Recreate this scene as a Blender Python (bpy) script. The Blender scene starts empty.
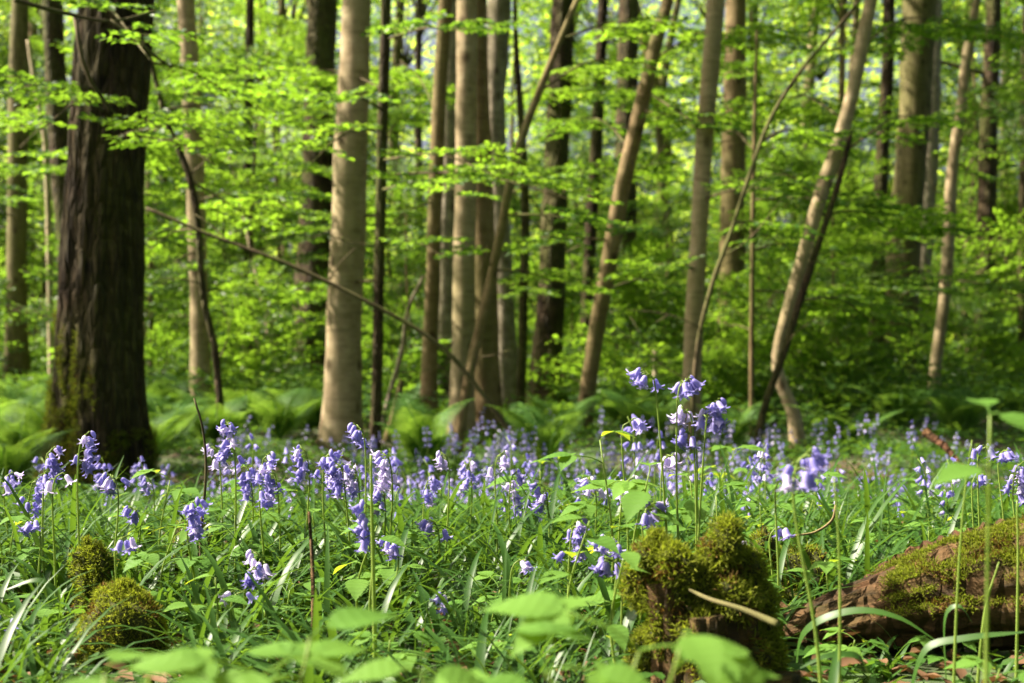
import bpy, math, random
import numpy as np
from mathutils import Vector, Matrix

rng = np.random.default_rng(11)
random.seed(11)
F = 1024 * 50 / 36.0
CZ, HZ = 0.62, 341.5
scene = bpy.context.scene
COL = scene.collection

# ------------------------------------------------------------------ helpers
def smooth(a, b, t):
    t = np.clip((np.asarray(t, float) - a) / (b - a), 0, 1)
    return t * t * (3 - 2 * t)

def gz(x, y):
    x = np.asarray(x, float); y = np.asarray(y, float)
    z = 0.17 - 0.42 * smooth(2.7, 6.6, y)
    far = smooth(4, 12, y)
    z = z + (0.018 + 0.05 * far) * (np.sin(x * 1.9 + 0.6 * y + .4) * np.sin(y * 1.3 - .5 * x) + .5 * np.sin(3.7 * x + 1.1) * np.sin(2.9 * y + .3))
    z = z + 0.5 * smooth(35, 120, y)
    return z

def P(px, py, D):
    return np.array([(px - 512) / F * D, D, CZ + (HZ - py) / F * D])

def norm(v):
    v = np.asarray(v, float)
    return v / np.maximum(np.linalg.norm(v, axis=-1, keepdims=True), 1e-9)

class MB:
    """collects vertices and polygons"""
    def __init__(s): s.v = []; s.q = []; s.t = []; s.qm = []; s.tm = []; s.n = 0
    def add(s, v, quads=None, tris=None, m=0):
        v = np.asarray(v, float).reshape(-1, 3)
        if quads is not None and len(quads):
            q = np.asarray(quads, np.int64).reshape(-1, 4) + s.n; s.q.append(q); s.qm.append(np.full(len(q), m))
        if tris is not None and len(tris):
            t = np.asarray(tris, np.int64).reshape(-1, 3) + s.n; s.t.append(t); s.tm.append(np.full(len(t), m))
        s.v.append(v); s.n += len(v)
    def mesh(s, name, mats, smooth_shade=True):
        me = bpy.data.meshes.new(name)
        v = np.concatenate(s.v)
        q = np.concatenate(s.q) if s.q else np.zeros((0, 4), np.int64)
        t = np.concatenate(s.t) if s.t else np.zeros((0, 3), np.int64)
        mi = np.concatenate([x for x in s.qm + s.tm])
        me.vertices.add(len(v)); me.vertices.foreach_set('co', v.ravel())
        loops = np.concatenate([q.ravel(), t.ravel()])
        me.loops.add(len(loops)); me.loops.foreach_set('vertex_index', loops)
        starts = np.concatenate([np.arange(len(q)) * 4, len(q) * 4 + np.arange(len(t)) * 3])
        me.polygons.add(len(starts)); me.polygons.foreach_set('loop_start', starts)
        me.polygons.foreach_set('material_index', mi.astype(np.int32))
        for m in mats: me.materials.append(m)
        me.update(calc_edges=True)
        me.polygons.foreach_set('use_smooth', np.full(len(starts), smooth_shade))
        me.validate()
        return me

def obj(name, me, parent=None, loc=(0, 0, 0), rot=(0, 0, 0), sc=(1, 1, 1)):
    o = bpy.data.objects.new(name, me); COL.objects.link(o)
    o.parent = parent; o.location = loc; o.rotation_euler = rot
    o.scale = (sc, sc, sc) if isinstance(sc, (int, float)) else sc
    return o

def tag(o, label, cat, group=None):
    o['label'] = label; o['category'] = cat
    if group: o['group'] = group
    return o

def thing(name, label, cat, loc, group=None, rz=0):
    o = bpy.data.objects.new(name, None); COL.objects.link(o)
    o.location = loc; o.rotation_euler = (0, 0, rz); o.empty_display_size = .1
    return tag(o, label, cat, group)

def catmull(pts, n):
    pts = np.asarray(pts, float)
    k = len(pts)
    if k < 3:
        t = np.linspace(0, 1, n)[:, None]
        return pts[0] * (1 - t) + pts[-1] * t
    d = np.concatenate([[0], np.cumsum(np.linalg.norm(np.diff(pts[:, :3], axis=0), axis=1))])
    ts = np.linspace(0, d[-1], n)
    out = []
    for t in ts:
        i = min(max(np.searchsorted(d, t) - 1, 0), k - 2)
        u = (t - d[i]) / max(d[i + 1] - d[i], 1e-9)
        h = d[i + 1] - d[i]
        m0 = (pts[i + 1] - pts[i - 1]) / (d[i + 1] - d[i - 1]) if i > 0 else (pts[1] - pts[0]) / h
        m1 = (pts[i + 2] - pts[i]) / (d[i + 2] - d[i]) if i + 2 < k else (pts[i + 1] - pts[i]) / h
        out.append((2*u**3-3*u*u+1)*pts[i] + (u**3-2*u*u+u)*h*m0 + (-2*u**3+3*u*u)*pts[i+1] + (u**3-u*u)*h*m1)
    return np.array(out)

def tube(path, rad, sides=8, disp=None, cap=True):
    path = np.asarray(path, float); n = len(path)
    rad = np.broadcast_to(np.asarray(rad, float), (n,))
    tan = norm(np.gradient(path, axis=0))
    a = np.array([1., 0, 0]) if abs(tan[0][0]) < .8 else np.array([0, 1., 0])
    us = []
    for i in range(n):
        a = a - tan[i] * np.dot(a, tan[i]); a = a / np.linalg.norm(a); us.append(a)
    us = np.array(us); ws = np.cross(tan, us)
    th = np.arange(sides) / sides * 2 * np.pi
    r = rad[:, None] * np.ones((1, sides))
    if disp is not None: r = r * disp(th[None, :], np.concatenate([[0], np.cumsum(np.linalg.norm(np.diff(path, axis=0), axis=1))])[:, None])
    v = path[:, None, :] + r[..., None] * (np.cos(th)[None, :, None] * us[:, None, :] + np.sin(th)[None, :, None] * ws[:, None, :])
    v = v.reshape(-1, 3)
    i = np.arange(n - 1)[:, None] * sides; j = np.arange(sides)[None, :]; jn = (j + 1) % sides
    q = np.stack([i + j, i + jn, i + sides + jn, i + sides + j], -1).reshape(-1, 4)
    tris = []
    if cap:
        v = np.vstack([v, path[0], path[-1]])
        c0, c1 = n * sides, n * sides + 1
        for k in range(sides):
            tris.append((c0, (k + 1) % sides, k)); tris.append((c1, (n - 1) * sides + k, (n - 1) * sides + (k + 1) % sides))
    return v, q, tris

def frames(fwd, up):
    x = norm(fwd); y = norm(np.cross(up, x)); z = np.cross(x, y)
    return np.stack([x, y, z], -1)

def place(mb, tv, tq, pos, R, size, m=0, wid=None):
    """copies of a small template into mb"""
    pos = np.asarray(pos, float); n = len(pos)
    if n == 0: return
    tv = np.asarray(tv, float); tq = np.asarray(tq)
    size = np.broadcast_to(np.asarray(size, float), (n,))
    loc = tv[None, :, :] * size[:, None, None]
    if wid is not None: loc = loc * np.stack([np.ones(n), wid, np.ones(n)], -1)[:, None, :]
    v = np.einsum('nij,nkj->nki', R, loc) + pos[:, None, :]
    q = (np.arange(n) * len(tv))[:, None, None] + tq[None]
    mb.add(v.reshape(-1, 3), quads=q.reshape(-1, 4), m=m)

LEAF_V = np.array([(0, 0, 0), (.32, .27, .05), (.72, .24, .03), (1, 0, -.06), (.72, -.24, .03), (.32, -.27, .05)])
LEAF_Q = np.array([(0, 3, 2, 1), (0, 5, 4, 3)])

# ------------------------------------------------------------------ materials
def new_mat(name):
    m = bpy.data.materials.new(name); m.use_nodes = True
    nt = m.node_tree; nt.nodes.clear()
    return m, nt, nt.nodes, nt.links

def N(nt, kind, **kw):
    n = nt.nodes.new(kind)
    for k, v in kw.items():
        if k.startswith('_'): setattr(n, k[1:], v)
        else: n.inputs[k.replace('__', ' ')].default_value = v
    return n

def ramp(nt, stops):
    r = nt.nodes.new('ShaderNodeValToRGB')
    e = r.color_ramp.elements
    while len(e) < len(stops): e.new(.5)
    for el, (p, c) in zip(e, stops):
        el.position = p; el.color = (*c, 1)
    return r

def leaf_mat(name, dark, light, trans, tw=.5, gloss=.4, spec=.4):
    m, nt, nd, L = new_mat(name)
    geo = N(nt, 'ShaderNodeNewGeometry'); oi = N(nt, 'ShaderNodeObjectInfo')
    add = N(nt, 'ShaderNodeMath', _operation='MULTIPLY_ADD'); add.inputs[1].default_value = .5
    L.new(oi.outputs['Random'], add.inputs[0])
    sc = N(nt, 'ShaderNodeMath', _operation='MULTIPLY'); sc.inputs[1].default_value = .5
    L.new(geo.outputs['Random Per Island'], sc.inputs[0]); L.new(sc.outputs[0], add.inputs[2])
    r = ramp(nt, [(0, dark), (1, light)]); L.new(add.outputs[0], r.inputs[0])
    t2 = ramp(nt, [(0, tuple(c * .62 for c in trans)), (1, (min(.8, trans[0] * 1.35), trans[1] * 1.12, trans[2]))]); L.new(add.outputs[0], t2.inputs[0])
    tc = N(nt, 'ShaderNodeTexCoord'); no = N(nt, 'ShaderNodeTexNoise', Scale=9, Detail=3)
    L.new(tc.outputs['Object'], no.inputs['Vector'])
    hs = N(nt, 'ShaderNodeHueSaturation'); mr = N(nt, 'ShaderNodeMapRange'); mr.inputs[3].default_value = .75; mr.inputs[4].default_value = 1.25
    L.new(no.outputs[0], mr.inputs[0]); L.new(mr.outputs[0], hs.inputs['Value']); L.new(r.outputs[0], hs.inputs['Color'])
    p = N(nt, 'ShaderNodeBsdfPrincipled', Roughness=gloss); p.inputs['Specular IOR Level'].default_value = spec
    L.new(hs.outputs[0], p.inputs['Base Color'])
    t = N(nt, 'ShaderNodeBsdfTranslucent'); L.new(t2.outputs[0], t.inputs['Color'])
    mx = N(nt, 'ShaderNodeMixShader'); mx.inputs[0].default_value = tw
    L.new(p.outputs[0], mx.inputs[1]); L.new(t.outputs[0], mx.inputs[2])
    o = N(nt, 'ShaderNodeOutputMaterial'); L.new(mx.outputs[0], o.inputs[0])
    return m

def bark_mat(name, c1, c2, c3, furrow=0.0, moss=0.3, mosscol=(.07, .085, .015), bump=.5, vs=(9, 9, 2.2), rough=.85, algae=.6, streak=.6):
    m, nt, nd, L = new_mat(name)
    tc = N(nt, 'ShaderNodeTexCoord'); oi = N(nt, 'ShaderNodeObjectInfo')
    mp = N(nt, 'ShaderNodeMapping'); mp.inputs['Scale'].default_value = vs
    L.new(tc.outputs['Object'], mp.inputs['Vector'])
    n1 = N(nt, 'ShaderNodeTexNoise', Scale=1.5, Detail=7, Roughness=.65); L.new(mp.outputs[0], n1.inputs['Vector'])
    n2 = N(nt, 'ShaderNodeTexNoise', Scale=2.3, Detail=4); L.new(tc.outputs['Object'], n2.inputs['Vector'])
    r = ramp(nt, [(.3, c1), (.5, c2), (.72, c3)]); L.new(n1.outputs[0], r.inputs[0])
    # blotches (lichen / algae)
    r2 = ramp(nt, [(.48, (0, 0, 0)), (.66, (1, 1, 1))]); L.new(n2.outputs[0], r2.inputs[0])
    sep = N(nt, 'ShaderNodeSeparateXYZ'); L.new(tc.outputs['Object'], sep.inputs[0])
    hr = N(nt, 'ShaderNodeMapRange'); hr.inputs[1].default_value = 0; hr.inputs[2].default_value = 1.3; hr.inputs[3].default_value = 1; hr.inputs[4].default_value = .25
    L.new(sep.outputs[2], hr.inputs[0])
    mu = N(nt, 'ShaderNodeMath', _operation='MULTIPLY'); L.new(r2.outputs[0], mu.inputs[0]); L.new(hr.outputs[0], mu.inputs[1])
    mu2 = N(nt, 'ShaderNodeMath', _operation='MULTIPLY', _use_clamp=True); mu2.inputs[1].default_value = moss * 2.2; L.new(mu.outputs[0], mu2.inputs[0])
    mix = N(nt, 'ShaderNodeMix', _data_type='RGBA'); L.new(mu2.outputs[0], mix.inputs[0]); L.new(r.outputs[0], mix.inputs[6]); mix.inputs[7].default_value = (*mosscol, 1)
    n3 = N(nt, 'ShaderNodeTexNoise', Scale=.8, Detail=5, Roughness=.6)
    mp3 = N(nt, 'ShaderNodeMapping'); mp3.inputs['Scale'].default_value = (3, 3, 1); L.new(tc.outputs['Object'], mp3.inputs['Vector'])
    va = N(nt, 'ShaderNodeVectorMath', _operation='ADD'); L.new(mp3.outputs[0], va.inputs[0]); L.new(oi.outputs['Location'], va.inputs[1]); L.new(va.outputs[0], n3.inputs['Vector'])
    r3 = ramp(nt, [(.42, (0, 0, 0)), (.62, (algae,) * 3)]); L.new(n3.outputs[0], r3.inputs[0])
    mixa = N(nt, 'ShaderNodeMix', _data_type='RGBA'); L.new(r3.outputs[0], mixa.inputs[0]); L.new(mix.outputs[2], mixa.inputs[6]); mixa.inputs[7].default_value = (*[c * 1.1 for c in mosscol], 1)
    mp4 = N(nt, 'ShaderNodeMapping'); mp4.inputs['Scale'].default_value = (4, 4, 26); L.new(tc.outputs['Object'], mp4.inputs['Vector'])
    n4 = N(nt, 'ShaderNodeTexNoise', Scale=1.2, Detail=4); L.new(mp4.outputs[0], n4.inputs['Vector'])
    r4 = ramp(nt, [(.3, (.55, .52, .48)), (.46, (1, 1, 1)), (.75, (1.12, 1.12, 1.1))]); L.new(n4.outputs[0], r4.inputs[0])
    mixb = N(nt, 'ShaderNodeMix', _data_type='RGBA', _blend_type='MULTIPLY'); mixb.inputs[0].default_value = streak; L.new(mixa.outputs[2], mixb.inputs[6]); L.new(r4.outputs[0], mixb.inputs[7])
    mp5 = N(nt, 'ShaderNodeMapping'); mp5.inputs['Scale'].default_value = (4.5, 4.5, 3.2); L.new(tc.outputs['Object'], mp5.inputs['Vector'])
    va5 = N(nt, 'ShaderNodeVectorMath', _operation='ADD'); L.new(mp5.outputs[0], va5.inputs[0]); L.new(oi.outputs['Location'], va5.inputs[1])
    v5 = N(nt, 'ShaderNodeTexVoronoi', Scale=1.0); L.new(va5.outputs[0], v5.inputs['Vector'])
    r5 = ramp(nt, [(.10, (.30, .27, .22)), (.22, (1, 1, 1))]); L.new(v5.outputs['Distance'], r5.inputs[0])
    mixc = N(nt, 'ShaderNodeMix', _data_type='RGBA', _blend_type='MULTIPLY'); mixc.inputs[0].default_value = .9; L.new(mixb.outputs[2], mixc.inputs[6]); L.new(r5.outputs[0], mixc.inputs[7])
    p = N(nt, 'ShaderNodeBsdfPrincipled', Roughness=rough); p.inputs['Specular IOR Level'].default_value = .2
    L.new(mixc.outputs[2], p.inputs['Base Color'])
    hsum = n1.outputs[0]
    if furrow > 0:
        mpf = N(nt, 'ShaderNodeMapping'); mpf.inputs['Scale'].default_value = (26, 26, 5); L.new(tc.outputs['Object'], mpf.inputs['Vector'])
        vo = N(nt, 'ShaderNodeTexVoronoi', _feature='DISTANCE_TO_EDGE', Scale=1.0); L.new(mpf.outputs[0], vo.inputs['Vector'])
        rf = ramp(nt, [(0, (0, 0, 0)), (.28, (1, 1, 1))]); L.new(vo.outputs['Distance'], rf.inputs[0])
        ad = N(nt, 'ShaderNodeMath', _operation='MULTIPLY_ADD'); ad.inputs[1].default_value = furrow; L.new(rf.outputs[0], ad.inputs[0]); L.new(n1.outputs[0], ad.inputs[2])
        hsum = ad.outputs[0]
    b = N(nt, 'ShaderNodeBump', Strength=bump, Distance=.03); L.new(hsum, b.inputs['Height']); L.new(b.outputs[0], p.inputs['Normal'])
    o = N(nt, 'ShaderNodeOutputMaterial'); L.new(p.outputs[0], o.inputs[0])
    return m

def plain_mat(name, c1, c2, scale=12, rough=.7, tw=0, trans=(0, 0, 0), spec=.3, isl=False):
    m, nt, nd, L = new_mat(name)
    tc = N(nt, 'ShaderNodeTexCoord'); no = N(nt, 'ShaderNodeTexNoise', Scale=scale, Detail=5)
    L.new(tc.outputs['Object'], no.inputs['Vector'])
    r = ramp(nt, [(.3, c1), (.7, c2)])
    if isl:
        geo = N(nt, 'ShaderNodeNewGeometry'); oi = N(nt, 'ShaderNodeObjectInfo')
        a = N(nt, 'ShaderNodeMath', _operation='ADD'); L.new(geo.outputs['Random Per Island'], a.inputs[0]); L.new(oi.outputs['Random'], a.inputs[1])
        b = N(nt, 'ShaderNodeMath', _operation='MULTIPLY_ADD'); b.inputs[1].default_value = .3; L.new(a.outputs[0], b.inputs[0])
        c = N(nt, 'ShaderNodeMath', _operation='MULTIPLY'); c.inputs[1].default_value = .4; L.new(no.outputs[0], c.inputs[0]); L.new(c.outputs[0], b.inputs[2])
        L.new(b.outputs[0], r.inputs[0])
    else:
        L.new(no.outputs[0], r.inputs[0])
    p = N(nt, 'ShaderNodeBsdfPrincipled', Roughness=rough); p.inputs['Specular IOR Level'].default_value = spec
    L.new(r.outputs[0], p.inputs['Base Color'])
    out = p.outputs[0]
    if tw:
        t = N(nt, 'ShaderNodeBsdfTranslucent'); t.inputs[0].default_value = (*trans, 1)
        mx = N(nt, 'ShaderNodeMixShader'); mx.inputs[0].default_value = tw; L.new(p.outputs[0], mx.inputs[1]); L.new(t.outputs[0], mx.inputs[2]); out = mx.outputs[0]
    o = N(nt, 'ShaderNodeOutputMaterial'); L.new(out, o.inputs[0])
    return m

M_beech = leaf_mat('beech_leaf', (.018, .062, .010), (.07, .145, .017), (.23, .47, .03), .54, .42, .3)
M_far_lit = leaf_mat('far_leaf_lit', (.04, .10, .012), (.12, .19, .02), (.48, .74, .07), .68, .5, .2)  # leaf green brightened in colour so the far wood reads as sunlit
M_herb = leaf_mat('herb_leaf', (.06, .15, .024), (.14, .26, .045), (.36, .52, .03), .45, .6, .15)
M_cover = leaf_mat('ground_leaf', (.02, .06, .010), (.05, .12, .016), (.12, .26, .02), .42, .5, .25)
M_fern = leaf_mat('fern_leaf', (.042, .115, .022), (.085, .18, .034), (.24, .46, .05), .46, .55, .2)
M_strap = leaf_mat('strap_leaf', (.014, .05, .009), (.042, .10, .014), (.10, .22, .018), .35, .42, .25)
M_moss = leaf_mat('moss_tuft', (.055, .075, .009), (.21, .225, .024), (.25, .35, .025), .42, .8, .1)
M_mossdead = leaf_mat('dead_moss_tuft', (.07, .045, .012), (.16, .10, .03), (.18, .11, .02), .3, .8, .1)
M_mossb = plain_mat('moss_body', (.02, .022, .005), (.05, .055, .01), 40, .95)
M_stem = plain_mat('bluebell_stem', (.13, .20, .035), (.22, .30, .06), 20, .45, .35, (.34, .46, .06))
M_bell = plain_mat('bluebell_petal', (.115, .10, .38), (.34, .30, .63), 60, .5, .4, (.32, .29, .70), isl=True)
M_bellp = plain_mat('bluebell_petal_pale', (.38, .33, .64), (.66, .59, .82), 60, .5, .4, (.62, .54, .82), isl=True)
M_twig = bark_mat('twig_bark', (.05, .035, .02), (.09, .065, .035), (.14, .10, .06), bump=.2)
M_dark = bark_mat('dark_bark', (.018, .011, .006), (.05, .031, .016), (.10, .066, .036), furrow=.9, moss=.25, bump=1.0)
M_oak = bark_mat('oak_bark', (.010, .006, .003), (.036, .022, .009), (.105, .068, .034), furrow=1.6, moss=.32, mosscol=(.06, .06, .01), bump=1.0)
M_brown = bark_mat('brown_bark', (.105, .069, .032), (.165, .114, .056), (.24, .175, .095), moss=.3, mosscol=(.10, .095, .03), bump=.35, vs=(7, 7, 5))
M_pale = bark_mat('pale_bark', (.18, .13, .07), (.275, .21, .125), (.37, .30, .19), moss=.22, mosscol=(.17, .15, .07), bump=.25, vs=(5, 5, 6))
M_grey = bark_mat('grey_bark', (.13, .105, .075), (.24, .20, .15), (.37, .32, .25), furrow=.2, moss=.2, mosscol=(.12, .11, .05), bump=.5, vs=(8, 8, 7))
M_olive = bark_mat('olive_bark', (.06, .048, .022), (.115, .095, .042), (.19, .155, .085), furrow=.2, moss=.5, mosscol=(.085, .085, .02), bump=.5)
M_snag = bark_mat('dead_wood', (.28, .22, .14), (.40, .32, .21), (.5, .42, .3), moss=.1, bump=.3)
M_rot = bark_mat('rotten_bark', (.014, .006, .003), (.075, .032, .014), (.22, .11, .055), furrow=1.0, moss=.2, mosscol=(.06, .06, .012), bump=1.0, vs=(9, 24, 24))

def floor_mat():
    m, nt, nd, L = new_mat('forest_floor')
    tc = N(nt, 'ShaderNodeTexCoord')
    n1 = N(nt, 'ShaderNodeTexNoise', Scale=3.0, Detail=9, Roughness=.7); L.new(tc.outputs['Object'], n1.inputs['Vector'])
    n2 = N(nt, 'ShaderNodeTexNoise', Scale=.7, Detail=5); L.new(tc.outputs['Object'], n2.inputs['Vector'])
    v = N(nt, 'ShaderNodeTexVoronoi', Scale=30); L.new(tc.outputs['Object'], v.inputs['Vector'])
    r1 = ramp(nt, [(.3, (.018, .011, .006)), (.55, (.055, .034, .018)), (.75, (.12, .075, .04))]); L.new(n1.outputs[0], r1.inputs[0])
    r2 = ramp(nt, [(.35, (.02, .045, .008)), (.65, (.05, .10, .015))]); L.new(v.outputs['Color'], r2.inputs[0])
    f = ramp(nt, [(.4, (0, 0, 0)), (.55, (1, 1, 1))]); L.new(n2.outputs[0], f.inputs[0])
    mix = N(nt, 'ShaderNodeMix', _data_type='RGBA'); L.new(f.outputs[0], mix.inputs[0]); L.new(r1.outputs[0], mix.inputs[6]); L.new(r2.outputs[0], mix.inputs[7])
    p = N(nt, 'ShaderNodeBsdfPrincipled', Roughness=.95); L.new(mix.outputs[2], p.inputs['Base Color'])
    b = N(nt, 'ShaderNodeBump', Strength=.8, Distance=.03); L.new(n1.outputs[0], b.inputs['Height']); L.new(b.outputs[0], p.inputs['Normal'])
    o = N(nt, 'ShaderNodeOutputMaterial'); L.new(p.outputs[0], o.inputs[0])
    return m

# ------------------------------------------------------------------ ground
ys = np.concatenate([np.linspace(-30, 0, 16)[:-1], np.linspace(0, 8, 90)[:-1], np.geomspace(8, 400, 110)])
xs = np.concatenate([-np.geomspace(6, 260, 50)[::-1][:-1], np.linspace(-6, 6, 110), np.geomspace(6, 260, 50)[1:]])
X, Y = np.meshgrid(xs, ys)
nx, ny = len(xs), len(ys)
mb = MB()
i = np.arange(ny - 1)[:, None] * nx; j = np.arange(nx - 1)[None]
mb.add(np.stack([X, Y, gz(X, Y)], -1).reshape(-1, 3), quads=np.stack([i + j, i + j + 1, i + nx + j + 1, i + nx + j], -1).reshape(-1, 4))
g = obj('forest_floor', mb.mesh('forest_floor', [floor_mat()])); g['kind'] = 'structure'

# ------------------------------------------------------------------ foliage sprays
def spray_data(r, L, leaf, step=.035, flat=.48):
    """leaves and twigs of one flat layered branch along +x"""
    pos, fwd, tw = [], [], []
    main = []
    bend = r.normal(0, .12)
    for t in np.linspace(0, 1, 9):
        main.append((t * L, bend * L * t * t, .10 * L * t - .16 * L * t * t))
    main = np.array(main)
    def along(t):
        k = np.clip(t * 8, 0, 7.999); a = int(k)
        return main[a] + (main[a + 1] - main[a]) * (k - a)
    for a in range(8): tw.append((main[a], main[a + 1], .006 * L * (1 - a / 10)))
    ns = max(5, int(L / .07)); side = 1
    for k in range(ns):
        t = .18 + .8 * (k + r.uniform(-.3, .3)) / ns
        side = -side
        o = along(t)
        ln = L * (.5 * (1 - t) + .13) * r.uniform(.7, 1.15)
        ang = side * r.uniform(.7, 1.05)
        d = np.array([math.cos(ang + bend), math.sin(ang + bend), r.normal(0, .08)])
        e = o + d * ln + np.array([0, 0, -.08 * ln])
        tw.append((o, e, .003 * L))
        m = max(2, int(ln / step))
        for q in range(m):
            u = (q + .6) / m
            s2 = 1 if q % 2 else -1
            p = o + (e - o) * u
            a2 = math.atan2(d[1], d[0]) + (0 if q == m - 1 else s2 * r.uniform(.5, 1.0))
            pos.append(p); fwd.append((math.cos(a2), math.sin(a2), r.normal(-.15, .2)))
    pos = np.array(pos); fwd = np.array(fwd)
    up = norm(np.stack([r.normal(0, flat, len(pos)), r.normal(0, flat, len(pos)), np.ones(len(pos))], -1))
    size = leaf * r.uniform(.7, 1.2, len(pos))
    return pos, fwd, up, size, tw

SPRAYS = {L: [spray_data(rng, L, lf, st) for _ in range(6)] for L, lf, st in ((.7, .066, .027), (1.2, .078, .034), (1.9, .092, .042))}

def put_spray(mb, sp, M3, t, s=1.0, m_leaf=0, m_twig=1, leafscale=1.0):
    pos, fwd, up, size, tw = sp
    p = pos @ M3.T * s + t
    place(mb, LEAF_V, LEAF_Q, p, frames(fwd @ M3.T, up @ M3.T), size * s * leafscale, m_leaf)
    if m_twig is None: return
    for a, b, r in tw:
        v, q, _ = tube(np.array([a, b]) @ M3.T * s + t, [r * s, r * s * .7], 3, cap=False)
        mb.add(v, quads=q, m=m_twig)

def rotm(az, pitch, roll=0.0):
    return np.array(Matrix.Rotation(az, 3, 'Z') @ Matrix.Rotation(-pitch, 3, 'Y') @ Matrix.Rotation(roll, 3, 'X'))

def layered_crown(seed, H, R, nb, z0=.5, classes=(1.2, 1.9), leafscale=1.0, mat=None):
    r = np.random.default_rng(seed); mb = MB()
    for k in range(nb):
        u = (k + r.uniform()) / nb
        z = z0 + (H - z0) * u ** .9
        w = R * (1 - .55 * u) * r.uniform(.55, 1.1)
        c = classes[r.integers(len(classes))]
        sp = SPRAYS[c][r.integers(6)]
        az = r.uniform(0, 2 * np.pi)
        put_spray(mb, sp, rotm(az, r.uniform(-.05, .35) + .4 * u, r.normal(0, .45)), np.array([.04 * math.cos(az), .04 * math.sin(az), z]), w / c, leafscale=leafscale * c / w * 1.0 if w > c else leafscale)
    return mb.mesh('layered_crown', [mat or M_beech, M_twig])

CROWNS = [layered_crown(100 + k, h, R_, nb, z0) for k, (h, R_, nb, z0) in enumerate(((5.0, 2.0, 42, .5), (6.5, 2.5, 50, 1.0), (4.0, 1.7, 36, .35), (8.5, 2.8, 60, 1.2), (3.2, 1.5, 32, .25)))]

def high_crown(seed, rad, hh, n, leaf):
    r = np.random.default_rng(seed); mb = MB()
    nc = 40
    d = norm(r.normal(size=(nc, 3))); c = d * (r.uniform(.25, 1, (nc, 1)) ** .6) * np.array([rad, rad, hh])
    k = r.integers(nc, size=n)
    pos = c[k] + r.normal(size=(n, 3)) * np.array([.5, .5, .2]) * rad / 3
    az = r.uniform(0, 2 * np.pi, n)
    fwd = np.stack([np.cos(az), np.sin(az), r.normal(-.1, .25, n)], -1)
    up = np.stack([r.normal(0, .35, n), r.normal(0, .35, n), np.ones(n)], -1)
    place(mb, LEAF_V, LEAF_Q, pos, frames(fwd, up), leaf * r.uniform(.7, 1.3, n))
    for q in range(0, nc, 3):
        v, qq, _ = tube(catmull([(0, 0, -hh * 1.1), c[q] * .5 + np.array([0, 0, -hh * .3]), c[q]], 6), np.linspace(.022, .005, 6), 4, cap=False)
        mb.add(v, quads=qq, m=1)
    return mb.mesh('high_crown', [M_beech, M_twig])

HIGH = [high_crown(300 + k, 3.0, 2.3, 5200, .11) for k in range(3)]

THIN = [high_crown(340 + k, 3.0, 2.3, 2400, .11) for k in range(2)]

# ------------------------------------------------------------------ trees
def trunk_mesh(pts, base, sides, mat, flare=.45, rough=.05, ridges=0, seed=0, rings=None):
    """pts: list of world points with radius (x, y, z, r), from the ground up, relative to base"""
    r = np.random.default_rng(seed)
    pts = np.array(pts, float)
    ln = np.sum(np.linalg.norm(np.diff(pts[:, :3], axis=0), axis=1))
    n = rings or int(np.clip(ln / .09, 16, 130))
    path = catmull(pts, n)
    rad = path[:, 3]; path = path[:, :3]
    h = np.concatenate([[0], np.cumsum(np.linalg.norm(np.diff(path, axis=0), axis=1))])
    rad = rad * (1 + flare * np.exp(-h / (rad[0] * 2.2 + .05)))
    ph = r.uniform(0, 6.28, 12)
    def disp(th, hh):
        d = 1 + rough * (np.sin(th * 2 + hh * 1.1 + ph[0]) * .6 + np.sin(th * 3 - hh * 2.3 + ph[1]) * .4 + .6 * np.sin(hh * 5.1 + ph[2] + np.sin(th + ph[3]) * 2) + .35 * np.sin(hh * 11 + th * 2 + ph[8]))
        root = np.exp(-hh / (float(rad[0]) * 2.5 + .05))
        d = d + root * flare * .35 * np.sin(th * 5 + ph[4])
        if ridges: d = d + .032 * np.sign(np.sin(th * ridges + ph[5] + 1.2 * np.sin(hh * 2.1 + ph[6]) + .9 * np.sin(hh * 6 + th * 3) + .8 * np.sin(hh * 15 + th * 5))) * np.abs(np.sin(th * ridges + ph[5] + 1.2 * np.sin(hh * 2.1 + ph[6]) + .9 * np.sin(hh * 6 + th * 3) + .8 * np.sin(hh * 15 + th * 5))) ** .5
        return d
    v, q, t = tube(path, rad, sides, disp)
    mb = MB(); mb.add(v, quads=q, tris=t)
    return mb.mesh('trunk', [mat])

def make_tree(name, label, cat, pix, D, mat, group=None, ztop=9.0, crown=None, cs=1.0, flare=.45, rough=.05, ridges=0, sides=16, seed=0, depthlean=0.0):
    """pix: (px, py, width px) from the base up; the last point gives the direction the trunk goes on in"""
    bx = (pix[0][0] - 512) / F * D
    bz = float(gz(bx, D)) - .04
    base = np.array([bx, D, bz])
    pts = []
    for k, (px, py, w) in enumerate(pix):
        p = P(px, py, D)
        if k == 0: p[2] = bz
        p[1] += depthlean * (p[2] - bz)
        pts.append([*(p - base), w / 2 / F * D])
    a, b = np.array(pts[-2]), np.array(pts[-1])
    dz = max(b[2] - a[2], .05)
    if ztop > b[2]:
        slope = (b[:2] - a[:2]) / dz
        zr = ztop - b[2]
        for f in (.35, .7, 1.0):
            pts.append([*(b[:2] + slope * zr * f * (1 - .35 * f)), b[2] + zr * f, b[3] * (1 - .55 * f)])
    root = thing(name, label, cat, base, group)
    obj('trunk', trunk_mesh(pts, base, sides, mat, flare, rough, ridges, seed), root)
    key_dense = (D > 20 and seed % 3 == 0) or (9 < D < 20 and seed % 2 == 1)
    if crown is not None:
        tp = pts[-1]
        me = (HIGH if key_dense else THIN)[crown % 2]
        obj('crown', me, root, (tp[0], tp[1], tp[2]), (0, 0, seed * 1.7), cs)
    root['_pts'] = [float(x) for p in pts for x in p]
    return root

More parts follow.
